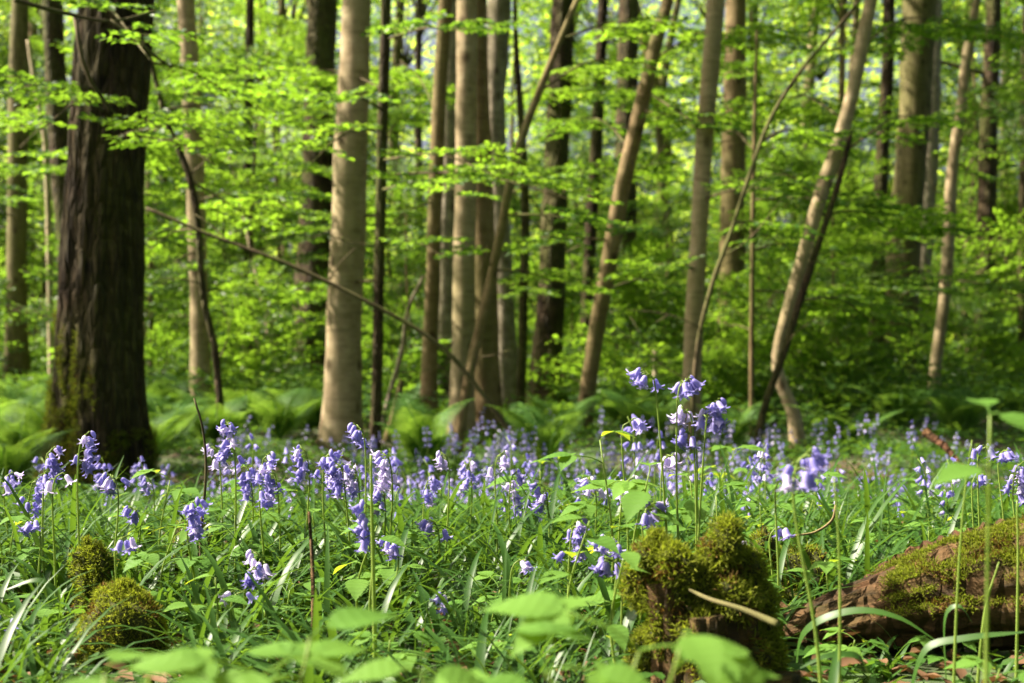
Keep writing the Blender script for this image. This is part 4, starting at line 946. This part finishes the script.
# ------------------------------------------------------------------ bluebells
def bell_mesh(seed, mat, sides=12, hang=.35, L=.020, low=False, pedicel=True):
    """one nodding bell; the origin is where its stalk leaves the stem, it hangs towards +x"""
    r = np.random.default_rng(seed); mb = MB()
    ped = catmull([(0, 0, 0), (.006, 0, .004), (.012, 0, .001)], 5)
    v, q, t = tube(ped, .0009, 5); mb.add(v, quads=q, tris=t, m=1)
    th = np.arange(sides) / sides * 2 * np.pi; tip = (np.arange(sides) % 2 == 0)
    rings = [(.0, .08, .08), (.06, .17, .17), (.22, .23, .225), (.55, .245, .235), (.76, .30, .24), (.90, .44, .25), (.95, .60, .25), (.86, .68, .25)]
    if low: rings = [(.0, .10, .10), (.22, .24, .24), (.75, .31, .25), (.95, .60, .27)]
    vs = []
    for k, (z, ra, rb) in enumerate(rings):
        rr = np.where(tip, ra, rb) * L * (1 + r.normal(0, .05, sides) * (k > 3)); zz = np.where(tip, -z, -min(z, .80)) * L
        vs.append(np.stack([rr * np.cos(th), rr * np.sin(th), zz], -1))
    v = np.concatenate(vs); n = len(rings)
    R = np.array(Matrix.Rotation(-hang, 3, 'Y'))
    v = v @ R.T + ped[-1]
    i = np.arange(n - 1)[:, None] * sides; j = np.arange(sides)[None]; jn = (j + 1) % sides
    mb.add(v, quads=np.stack([i + j, i + sides + j, i + sides + jn, i + jn], -1).reshape(-1, 4))
    return mb.mesh('bell', [mat, M_stem])
def bud_mesh(mat):
    mb = MB(); v, q, t = tube([(0, 0, 0), (.004, 0, .004), (.007, 0, .004)], .0008, 4); mb.add(v, quads=q, tris=t, m=1)
    v, q, t = tube(catmull([(.007, 0, .005), (.011, 0, 0), (.014, 0, -.008)], 6), [.001, .003, .0036, .0034, .0024, .0006], 8); mb.add(v, quads=q, tris=t)
    return mb.mesh('bud', [mat, M_stem])
BELLS = {0: [bell_mesh(k, M_bell, hang=h) for k, h in enumerate((.15, .4, .7, 1.0))], 1: [bell_mesh(10 + k, M_bellp, hang=h) for k, h in enumerate((.15, .4, .7, 1.0))]}
BUD = [bud_mesh(M_bell), bud_mesh(M_bellp)]
def strap_mesh(seed):
    r = np.random.default_rng(seed); mb = MB(); k = 8; L = r.uniform(.15, .24)
    ang = 1.35 - r.uniform(.8, 1.6) * np.linspace(0, 1, k) ** 1.4
    c = np.stack([np.cumsum(np.cos(ang)) * L / k, np.zeros(k), np.cumsum(np.sin(ang)) * L / k], -1); w = .0055 * np.array([.6, .9, 1, 1, .9, .75, .45, .05])
    v = np.stack([c + np.outer(w, [0, 1, 0]) + np.outer(w, [0, 0, .3]), c, c - np.outer(w, [0, 1, 0]) + np.outer(w, [0, 0, .3])], 1).reshape(-1, 3)
    mb.add(v, quads=[(i * 3 + s, i * 3 + s + 1, i * 3 + s + 4, i * 3 + s + 3) for i in range(k - 1) for s in range(2)])
    return mb.mesh('leaf', [M_strap])
STRAPS = [strap_mesh(k) for k in range(5)]

def bluebell(label, hx, y0, y1, D, n, tint=0, lean=0, seed=0, bs=1.0, onesided=None):
    n = n if n < 4 else int(n * 1.5 + .5)
    """head between pixel rows y0 and y1 at column hx; n bells"""
    r = np.random.default_rng(seed + 60)
    bx = (hx + lean - 512) / F * D
    b = np.array([bx, D, float(gz(bx, D))])
    top = P(hx, y0, D) - b; bot = P(hx, y1, D) - b
    if top[2] < .05: top[2] = .05; bot[2] = .02
    side = onesided if onesided is not None else r.choice([0, math.pi])
    nod = np.array([math.cos(side), 0, 0])
    hl = max(top[2] - bot[2], .03)
    knee = np.array([bot[0] - nod[0] * .004, 0, bot[2] + hl * .25])
    path = catmull([(0, 0, -.01), (knee[0] * .45 + r.normal(0, .004), r.normal(0, .006), knee[2] * .5), knee, top * [1, 1, 0] + [nod[0] * .002, 0, top[2] - hl * .12], top + nod * .012 - [0, 0, hl * .02]], 22)
    root = thing('bluebell', label, 'flower', b, 'bluebells in the clearing')
    mb = MB(); v, q, t = tube(path, np.linspace(.0024, .0011, 22), 7); mb.add(v, quads=q, tris=t)
    obj('stem', mb.mesh('stem', [M_stem]), root)
    z0 = bot[2] + .022
    idx = np.where(path[:, 2] >= min(z0, path[-1, 2] - .001))[0]
    for k in range(n):
        u = (k + .5) / n
        fi = idx[0] + u * (len(idx) - 1); a = int(fi); fr = fi - a
        p = path[a] + (path[min(a + 1, 21)] - path[a]) * fr
        az = side + r.normal(0, .8) if k % 4 else side + r.uniform(-2.6, 2.6)
        if k >= n - 1 and n > 4:
            obj('bud', BUD[tint], root, p, (0, 0, az), bs)
        else:
            obj('bell', BELLS[tint if r.uniform() > .16 else 1 - tint][min(3, int(r.integers(0, 3) + (u > .75)))], root, p, (r.normal(0, .15), r.normal(0, .15), az), bs * (1.0 - .22 * u) * r.uniform(.9, 1.1))
    for k in range(2):
        obj('leaf', STRAPS[(seed + k) % 5], root, (0, 0, 0), (0, 0, seed * 1.3 + k * 2.7), .9 + .1 * (k % 3))
    return root

B = [  # label, head column, top row, bottom row, distance, bells, tint, lean
    ('bluebell with bright single bell against the oak foot', 55, 472, 502, 2.2, 2, 1, 2), ('upright bluebell rising highest before the oak foot', 80, 432, 490, 2.3, 9, 0, 0), ('dense bluebell leaning left beside the highest oak one', 46, 447, 500, 2.35, 9, 0, 4), ('dull bluebell low on the left of the oak group', 31, 478, 525, 2.5, 7, 0, 10),
    ('full spreading bluebell before the oak\'s right foot', 116, 474, 508, 2.25, 8, 0, -2), ('blurred bluebell at the left edge level with oak foot', 6, 472, 500, 2.6, 6, 0, 3), ('small dim bluebell below the oak group', 38, 520, 545, 2.3, 4, 0, 2), ('short bluebell under the oak right foot', 138, 508, 532, 2.4, 4, 0, -4),
    ('low single bluebell above the moss dome', 118, 536, 560, 2.0, 3, 0, -4), ('drooping bluebell over the dark narrow stub', 190, 498, 548, 2.15, 8, 0, 6), ('short bluebell at the left edge beside the grass blade', 12, 615, 637, 1.85, 3, 0, -2), ('faint bluebell peeping between oak foot and herb', 152, 478, 500, 3.0, 4, 0, 0),
    ('tallest bluebell in the pack left of the lit beech', 233, 420, 478, 2.4, 12, 0, 2), ('pale bluebell leaning off the tall pack', 218, 445, 480, 2.6, 5, 1, 4), ('thick violet bluebell right of the tall pack', 262, 452, 515, 2.35, 11, 0, 4), ('bluebell hanging low in the violet pack', 250, 465, 505, 2.5, 8, 0, 2), ('bluebell with drooped head beneath the violet pack', 276, 468, 512, 2.45, 8, 0, -3),
    ('small low bluebell with spread bells under the pack', 248, 568, 595, 2.0, 4, 0, -4), ('small low pale bluebell just right of low spread one', 262, 552, 585, 2.05, 4, 1, 3), ('lone violet bell near ground left of low pair', 234, 592, 612, 1.95, 2, 0, 4),
    ('bluebell with pale bell arching left of the lit beech foot', 307, 446, 490, 2.5, 7, 0, -2), ('crowded bluebell centred below the lit beech', 325, 450, 500, 2.4, 10, 0, 0), ('broad bluebell under the lit beech trunk', 343, 462, 508, 2.35, 10, 0, 6), ('bluebell hanging its bells right of the lit beech foot', 357, 466, 500, 2.45, 8, 1, 6),
    ('bluebell with few bells standing up beside dark thin sapling', 363, 424, 462, 2.3, 4, 0, 6), ('bluebell on the tall straight stalk, bells far down', 371, 500, 558, 1.9, 6, 0, 2), ('pale fluted bluebell beneath the dark thin sapling', 390, 452, 500, 2.35, 8, 1, -2), ('bluebell drooping right of the tall stalk', 383, 478, 520, 2.5, 7, 0, 0),
    ('squat bluebell below the pale fluted one', 396, 538, 565, 2.2, 5, 0, -3), ('bluebell with wide head in the middle grass', 437, 520, 548, 2.35, 6, 0, 2), ('very low bluebell beside a dead leaf, single bell', 453, 592, 618, 2.0, 3, 0, 8), ('pale bluebell topping its stem under the twin trunks', 447, 452, 478, 2.6, 4, 1, -4), ('dusky bluebell beneath the yellowish trunk', 426, 478, 512, 2.8, 7, 0, 0), ('bluebell under the twin trunks, head turned away', 470, 462, 498, 2.9, 6, 0, 2),
    ('pale bluebell right of the twin trunks', 497, 452, 480, 2.7, 4, 1, 0), ('long violet bluebell below the rough grey trunk', 511, 470, 520, 2.7, 9, 0, 3), ('bluebell with loose bells under the broad blackish trunk', 546, 484, 520, 2.6, 8, 0, -2), ('nodding bluebell with bells in a drooping clump', 572, 518, 572, 2.05, 9, 0, -12), ('flat little bluebell low in the middle', 514, 560, 578, 2.1, 3, 0, 0), ('bluebell half hidden below the broad blackish trunk', 530, 500, 528, 2.9, 6, 0, 3),
    ('pale bluebell under the leaning brown beech', 594, 478, 505, 2.7, 6, 1, 0), ('bluebell pale on top left of the layered herb', 624, 478, 512, 2.2, 8, 1, 2), ('violet bluebell touching the ragged stump top', 645, 505, 535, 2.0, 6, 0, 3), ('bluebell low between herb and ragged stump', 615, 538, 562, 1.95, 5, 0, 2), ('lower bluebell hard against the ragged stump', 618, 560, 580, 1.85, 5, 0, 0),
    ('small round bluebell above the layered herb', 624, 420, 438, 2.2, 3, 0, 4), ('tall bluebell with bells over the pale stake', 653, 370, 398, 2.0, 5, 0, 20), ('tall bluebell with bells before the upright grey beech', 680, 378, 408, 2.0, 6, 0, 8), ('rich violet bluebell, tallest full head on the right', 708, 400, 448, 2.0, 12, 0, -14), ('pale bluebell tucked left of the rich violet one', 690, 408, 432, 2.1, 5, 1, 4), ('slim bluebell hanging under the rich violet one', 694, 430, 460, 2.1, 5, 0, 3), ('pale bluebell lower left of the tall trio', 664, 455, 475, 2.3, 4, 1, 0),
    ('big blurred bluebell on bowed stalk near crooked beech', 797, 450, 515, 1.45, 7, 0, 30), ('white tinted bluebell beside the big blurred one', 778, 478, 492, 2.0, 3, 1, 0), ('small bluebell above the yellow moss clump', 772, 528, 545, 2.2, 3, 0, 2), ('tiny violet bluebell right of the ragged stump peak', 750, 540, 552, 2.1, 2, 0, -2), ('bluebell near the right edge below glowing leaves', 980, 446, 466, 2.5, 4, 0, 3), ('full bluebell at the right edge above the log', 1015, 462, 510, 2.5, 9, 0, 2), ('dim bluebell left of the right edge pair', 974, 474, 490, 2.6, 3, 0, 0), ('bluebell over the log\'s moss at right edge', 1000, 450, 470, 2.7, 5, 0, 0),
]
for k, (lab, hx, y0, y1, D, n, ti, ln) in enumerate(B): bluebell(lab, hx, y0, y1, D, n, ti, ln, k)

# the drift behind: smaller in the picture, one mesh each
def drift_mesh(seed):
    r = np.random.default_rng(seed); mb = MB(); h = r.uniform(.20, .32); s = r.choice([-1, 1])
    path = catmull([(0, 0, 0), (r.normal(0, .01), r.normal(0, .01), h * .6), (s * .01, 0, h * .94), (s * .025, 0, h)], 10)
    v, q, t = tube(path, np.linspace(.0026, .0014, 10), 5); mb.add(v, quads=q, tris=t, m=2)
    n = r.integers(5, 10)
    for k in range(n):
        u = .62 + .38 * (k + .5) / n
        p = path[min(9, int(round(u * 9)))] + [0, 0, (u - .8) * .02]
        src = bell_cache[r.integers(len(bell_cache))]
        R = np.array(Matrix.Rotation(r.uniform(0, 6.28), 3, 'Z'))
        mb.add(src[0] @ R.T * (1.08 - .3 * (u - .6)) + p, quads=src[1], m=int(r.uniform() < .15))
    return mb.mesh('drift_bluebell', [M_bell, M_bellp, M_stem])
bell_cache = []
for h in (.2, .5, .9):
    me = bell_mesh(50, M_bell, 8, h, low=True)
    co = np.empty(len(me.vertices) * 3); me.vertices.foreach_get('co', co); co = co.reshape(-1, 3)
    fs = [tuple(p.vertices) for p in me.polygons if p.material_index == 0]
    bell_cache.append((co, np.array(fs)))
DRIFT = [drift_mesh(k) for k in range(10)]
r = np.random.default_rng(91)
zones = [(-40, 190, 24, 'small bluebell in the shade around the oak foot'), (200, 345, 34, 'small bluebell in the drift below the wide brown trunk'), (345, 470, 52, 'small bluebell in the drift between lit beech and twin trunks'), (470, 600, 58, 'small bluebell in the drift under the broad blackish trunk'), (600, 790, 58, 'small bluebell in the drift under the upright grey beech'), (790, 960, 36, 'small bluebell scattered below the crooked beech and olive trunk'), (960, 1070, 8, 'small bluebell in the grass behind the log at the right')]
for a, b_, n, lab in zones:
    for k in range(n):
        D = 2.9 + 7.6 * r.uniform()
        px = r.uniform(a, b_); x = (px - 512) / F * D
        o = obj('bluebell', DRIFT[r.integers(10)], None, (x, D, float(gz(x, D))), (r.normal(0, .06), r.normal(0, .06), r.uniform(0, 6.28)), r.uniform(.5, 1.12) * (.8 if D < 3.6 else 1))
        row = 'front' if D < 4.8 else 'middle' if D < 7.4 else 'back'
        tag(o, lab.replace('in the drift', f'in the {row} of the drift').replace('in the shade', f'in the {row} of the shade').replace('scattered', f'scattered in the {row}').replace('in the grass', f'in the {row} of the grass'), 'flower', 'bluebells in the drift behind')

# the rest of the drift, past the three hundred that show largest: one mass
mb = MB(); r = np.random.default_rng(515); parts = []
for me in DRIFT:
    cc = np.empty(len(me.vertices) * 3); me.vertices.foreach_get('co', cc)
    fs = [[], [], []]; ts = [[], [], []]
    for p in me.polygons: (fs if len(p.vertices) == 4 else ts)[p.material_index].append(tuple(p.vertices))
    parts.append((cc.reshape(-1, 3), fs, ts))
for k in range(270):
    D = 5.2 + 6.3 * r.uniform(); cl = math.sin(D * 2.3 + k % 9)
    x = (r.choice([430, 520, 640, 730, 860, 260, 990], p=[.2, .2, .18, .16, .12, .08, .06]) + r.normal(0, 55) - 512) / F * D + .1 * cl
    cc, fs, ts = parts[r.integers(len(parts))]
    M3 = np.array(Matrix.Rotation(r.uniform(0, 6.28), 3, 'Z')) * r.uniform(.7, 1.1)
    v = cc @ M3.T + [x, D, float(gz(x, D))]
    n0 = mb.n; first = True
    for m in range(3):
        mb.add(v if first else np.zeros((0, 3)), quads=np.array(fs[m]) - (0 if first else mb.n - n0) if fs[m] else None, tris=np.array(ts[m]) - (0 if first else mb.n - n0) if ts[m] else None, m=m)
        first = False
o = obj('distant_bluebells', mb.mesh('distant_bluebells', [M_bell, M_bellp, M_stem])); o['kind'] = 'stuff'

# ------------------------------------------------------------------ light, sky, camera
EL, AZ = math.radians(46), math.radians(-83)      # azimuth measured from +Y (view direction) towards +X
sd = Vector((math.sin(AZ) * math.cos(EL), math.cos(AZ) * math.cos(EL), math.sin(EL)))
sun = bpy.data.lights.new('sun', 'SUN'); sun.energy = 5.0; sun.angle = math.radians(.53); sun.color = (1, .90, .73)
so = bpy.data.objects.new('sun', sun); COL.objects.link(so); so.rotation_euler = sd.to_track_quat('Z', 'Y').to_euler(); so.location = (-20, 5, 25)
w = bpy.data.worlds.new('World'); scene.world = w; w.use_nodes = True
nt = w.node_tree; bg = nt.nodes['Background']; sky = nt.nodes.new('ShaderNodeTexSky'); sky.sky_type = 'NISHITA'; sky.sun_disc = False
sky.sun_elevation = EL; sky.sun_rotation = AZ % (2 * math.pi); sky.air_density = .6; sky.dust_density = 8.0; sky.ozone_density = .5
nt.links.new(sky.outputs[0], bg.inputs[0]); bg.inputs[1].default_value = .06
cam = bpy.data.cameras.new('camera'); cam.lens = 50; cam.sensor_width = 36; cam.clip_end = 1000; cam.clip_start = .05
cam.dof.use_dof = True; cam.dof.focus_distance = 2.35; cam.dof.aperture_fstop = 6.0
co_ = bpy.data.objects.new('camera', cam); COL.objects.link(co_); co_.location = (0, 0, CZ); co_.rotation_euler = (math.radians(90), 0, 0)
scene.camera = co_
byl = {}
for o in scene.objects:
    if o.parent is None and o.get('category') in ('tree', 'shrub', 'fern', 'herb') and o.get('label'): byl.setdefault(o['label'], []).append(o)
for lab, os_ in byl.items():
    if len(os_) < 2 or 'outside the view' in lab: continue
    os_.sort(key=lambda o: o.location[0] / o.location[1])
    for k, o in enumerate(os_):
        m = len(os_)
        o['label'] = lab + (', leftmost' if k == 0 else ', rightmost' if k == m - 1 else ', middle one' if m == 3 else ', ' + ('', 'second', 'third', 'fourth', 'fifth', 'sixth', 'seventh', 'eighth', 'ninth', 'tenth', 'eleventh', 'twelfth')[min(k, 11)] + ' from left')
for o in list(scene.objects):
    if '_pts' in o.keys(): del o['_pts']
vs = scene.view_settings; vs.view_transform = 'Standard'; vs.look = 'None'; vs.gamma = 1; vs.use_curve_mapping = False; vs.exposure = 2.08
scene.render.engine = 'CYCLES'
c = scene.cycles; c.max_bounces = 7; c.diffuse_bounces = 4; c.glossy_bounces = 2; c.transmission_bounces = 4; c.transparent_max_bounces = 4
c.caustics_reflective = False; c.caustics_refractive = False; c.sample_clamp_indirect = 4.0
c.use_denoising = True
try: c.denoiser = 'OPENIMAGEDENOISE'
except Exception: pass
